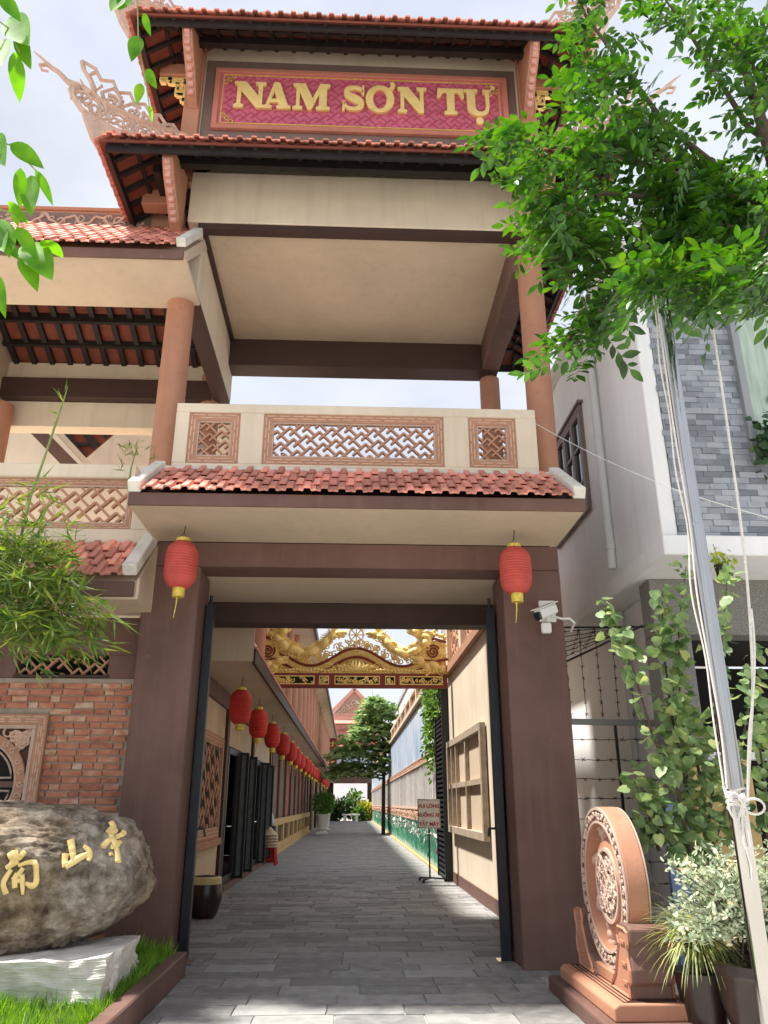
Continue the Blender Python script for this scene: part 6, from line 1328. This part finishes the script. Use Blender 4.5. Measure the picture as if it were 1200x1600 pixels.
pc = at(1092, 1400, 7.5); stm = MB().tube([pc, V(pc.x, pc.y, -.02)], [.02, .03], 7); mk('base_stem', stm, BARK, IV, smooth=1)
# ---- silvery shrub in big pot, grassy plant
SHB = thing('silvery_shrub', 'silvery small-leaved shrub in a big brown pot behind the steel pole', 'shrub', (2.78, 5.85, 0))
mk('pot', MB().lathe([(.24, 0), (.30, .10), (.36, .30), (.38, .46), (.42, .50), (.42, .56), (.37, .56), (.36, .50)], (2.88, 5.9, 0), 36), CERA, SHB, smooth=.7); mk('soil', MB().lathe([(.36, .49), (.001, .52)], (2.88, 5.9, 0), 20), SOIL, SHB)
LP, LA, LS, LZ = [], [], [], []; tw = MB(); rootp = V(2.86, 5.9, .5)
for k in range(190):
    tip = at(rp_.uniform(1042, 1235), rp_.uniform(1322, 1475), rp_.uniform(5.5, 6.1))
    if tip.z < .62 and rp_.random() < .4: continue
    if (tip.x < 2.3 and tip.z > 1.2): tip.z -= .1
    mid = rootp.lerp(tip, .55) + V(0, 0, .10); tw.tube([rootp + V(rp_.gauss(0, .08), rp_.gauss(0, .08), 0), mid, tip], [.006, .004, .002], 3)
    for j in range(26):
        u = .45 + .58*rp_.random(); q = (rootp.lerp(mid, u*2) if u < .5 else mid.lerp(tip, (u-.5)*2)); LP.append(np.array(q) + np.array([rp_.gauss(0, .022) for _ in range(3)])); LA.append([rp_.gauss(0, 1), rp_.gauss(0, 1), rp_.gauss(.4, .7)]); LS.append([rp_.gauss(0, 1) for _ in range(3)]); LZ.append(rp_.uniform(.032, .060))
mk('twigs', tw, BARK, SHB, kind='stuff'); leaves('foliage', 'ovate', LP, LA, LS, LZ, L_SILV, SHB)
GP = thing('grassy_plant', 'arching grass-like pot plant spilling beside the carved drum', 'plant', (2.52, 6.25, 0)); LPb = MB(); gc = V(2.50, 6.2, .62)
mk('pot', MB().lathe([(.13, 0), (.17, .30), (.19, .42), (.20, .44), (.16, .44)], (2.52, 6.25, 0), 24), CERA, GP, smooth=.7)
mk('crown_base', MB().lathe([(.10, .42), (.09, .60), (.03, .66)], (2.51, 6.23, 0), 14), SOIL, GP, smooth=1)
gv = MB()
for k in range(420):
    a = rp_.uniform(0, 2*PI); L_ = rp_.uniform(.18, .40); el = rp_.uniform(.25, 1.35); o = gc + V(math.cos(a)*.05, math.sin(a)*.05, rp_.uniform(-.06, .10)); pr = []; d = V(math.cos(a)*math.cos(el), math.sin(a)*math.cos(el), math.sin(el)); p = o.copy(); sd = V(-math.sin(a), math.cos(a), 0); K = 6
    for i in range(K):
        u = i/(K-1); wd = .0065*(1-u)**.6; pr += [p - sd*wd, p + sd*wd]; d = (d + V(0, 0, -.34)).normalized(); p = p + d*(L_/(K-1)*1.25)
    gv.add(pr, [(i*2, i*2+1, i*2+3, i*2+2) for i in range(K-1)])
mk('blades', gv, L_GRASSY, GP, smooth=3.2, kind='stuff')
# ---- window plant
HP = thing('window_plant', 'dark leafy pot plant hanging at the corner of the front window', 'plant', (4.72, 7.9, 5.0)); n = 150; c = np.array([4.78, 7.88, 5.42]); P = c + r_.normal(0, 1, (n, 3))*[.10, .06, .17]; leaves('foliage', 'heart', P, r_.normal(0, .6, (n, 3)) + [0, -.4, -.5], r_.normal(0, 1, (n, 3)), r_.uniform(.07, .12, n), leafmat('dark_window_leaves', (.012, .035, .012), (.04, .10, .03), .15), HP); mk('stem', MB().tube([(4.8, 8.02, 5.7), (4.78, 7.9, 5.4), (4.74, 7.88, 5.2)], .012, 5), STEMG, HP)
SPOT = thing('wall_pot_plant', 'small black pot with lime green leaves under the house slab', 'plant', (3.98, 7.8, 3.75)); pb = at(1130, 905, 7.75); mk('pot', MB().lathe([(.05, 0), (.07, .14), (.075, .15), (.06, .15)], pb, 16), WIRE, SPOT, smooth=.6); n = 60; P = np.array(pb + V(0, 0, .22)) + r_.normal(0, 1, (n, 3))*[.07, .05, .05]; leaves('foliage', 'ovate', P, r_.normal(0, .8, (n, 3)), r_.normal(0, 1, (n, 3)), r_.uniform(.05, .09, n), leafmat('lime_leaves', (.14, .26, .02), (.40, .50, .06), .3), SPOT); mk('hanger', MB().tube([pb + V(0, 0, .1), pb + V(0, .1, .42)], .004, 4), WIRE, SPOT)
# ---- wall vine in the alley
VN = thing('wall_vine', 'green vine trailing down the alley wall beside the gilded beam', 'vine', (2.15, 20.5, 3)); LP, LA, LS, LZ = [], [], [], []; vm = MB()
for k in range(26):
    y0 = 18.6 + 3.6*rp_.random(); zt = rp_.uniform(4.6, 5.3); ln = rp_.uniform(.6, 2.5)*(1.0 if 19.8 < y0 < 21.6 else .6); pts = [V(2.08 + rp_.gauss(0, .04), y0 + rp_.gauss(0, .05)*i, zt - ln*i/5) for i in range(6)]; vm.tube(pts, .008, 4)
    for j in range(int(60*ln)):
        u = rp_.random()*5; i = min(4, int(u)); q = pts[i].lerp(pts[i+1], u-i); LP.append(np.array(q) + np.array([rp_.gauss(-.05, .05), rp_.gauss(0, .08), rp_.gauss(0, .06)])); LA.append([rp_.gauss(-.4, .5), rp_.gauss(0, .6), rp_.gauss(-.6, .4)]); LS.append([rp_.gauss(0, 1) for _ in range(3)]); LZ.append(rp_.uniform(.08, .15))
mk('stems', vm, STEMG, VN, kind='stuff'); leaves('foliage', 'ovate', LP, LA, LS, LZ, leafmat('vine_leaves', (.03, .09, .015), (.16, .32, .06), .3), VN)
# ---- spreading tree far down the alley
FTt = thing('alley_tree', 'spreading dark green tree with layered boughs far down the alley', 'tree', (1.95, 46, 0)); tk = MB(); tk.tube([(1.85, 46, -.01), (1.86, 46, 2.2), (1.9, 46, 4.4), (1.6, 46, 6.6)], [.11, .10, .08, .03], 8); LP, LA, LS, LZ = [], [], [], []
for k in range(26):
    z0 = 2.9 + k*.165; sgn = -1 if k % 3 != 2 else 1; ln = rp_.uniform(2.5, 3.2)*max(.22, 1 - max(0, z0-3.9)/3.6); ln = ln if sgn < 0 else rp_.uniform(.6, 1.2); yo = rp_.uniform(-1.6, 1.4); p0 = V(1.8, 46, z0); p1 = V(1.8 + sgn*ln, 46 + yo, z0 + rp_.uniform(-.25, .25)); tk.tube([p0, p0.lerp(p1, .5) + V(0, 0, .18), p1], [.06, .04, .012], 5)
    for j in range(230):
        u = rp_.random()**.7; q = p0.lerp(p1, u) + V(rp_.gauss(0, .22), rp_.gauss(0, .5), .18*math.sin(PI*u) + rp_.gauss(0, .055)); LP.append(np.array(q)); LA.append([rp_.gauss(-.6*1, .6), rp_.gauss(0, .6), rp_.gauss(-.05, .18)]); LS.append([rp_.gauss(0, 1), rp_.gauss(0, 1), rp_.gauss(0, .3)]); LZ.append(rp_.uniform(.24, .46))
mk('trunk', tk, BARK, FTt, smooth=1); leaves('crown', 'ovate', LP, LA, LS, LZ, L_FAR, FTt)
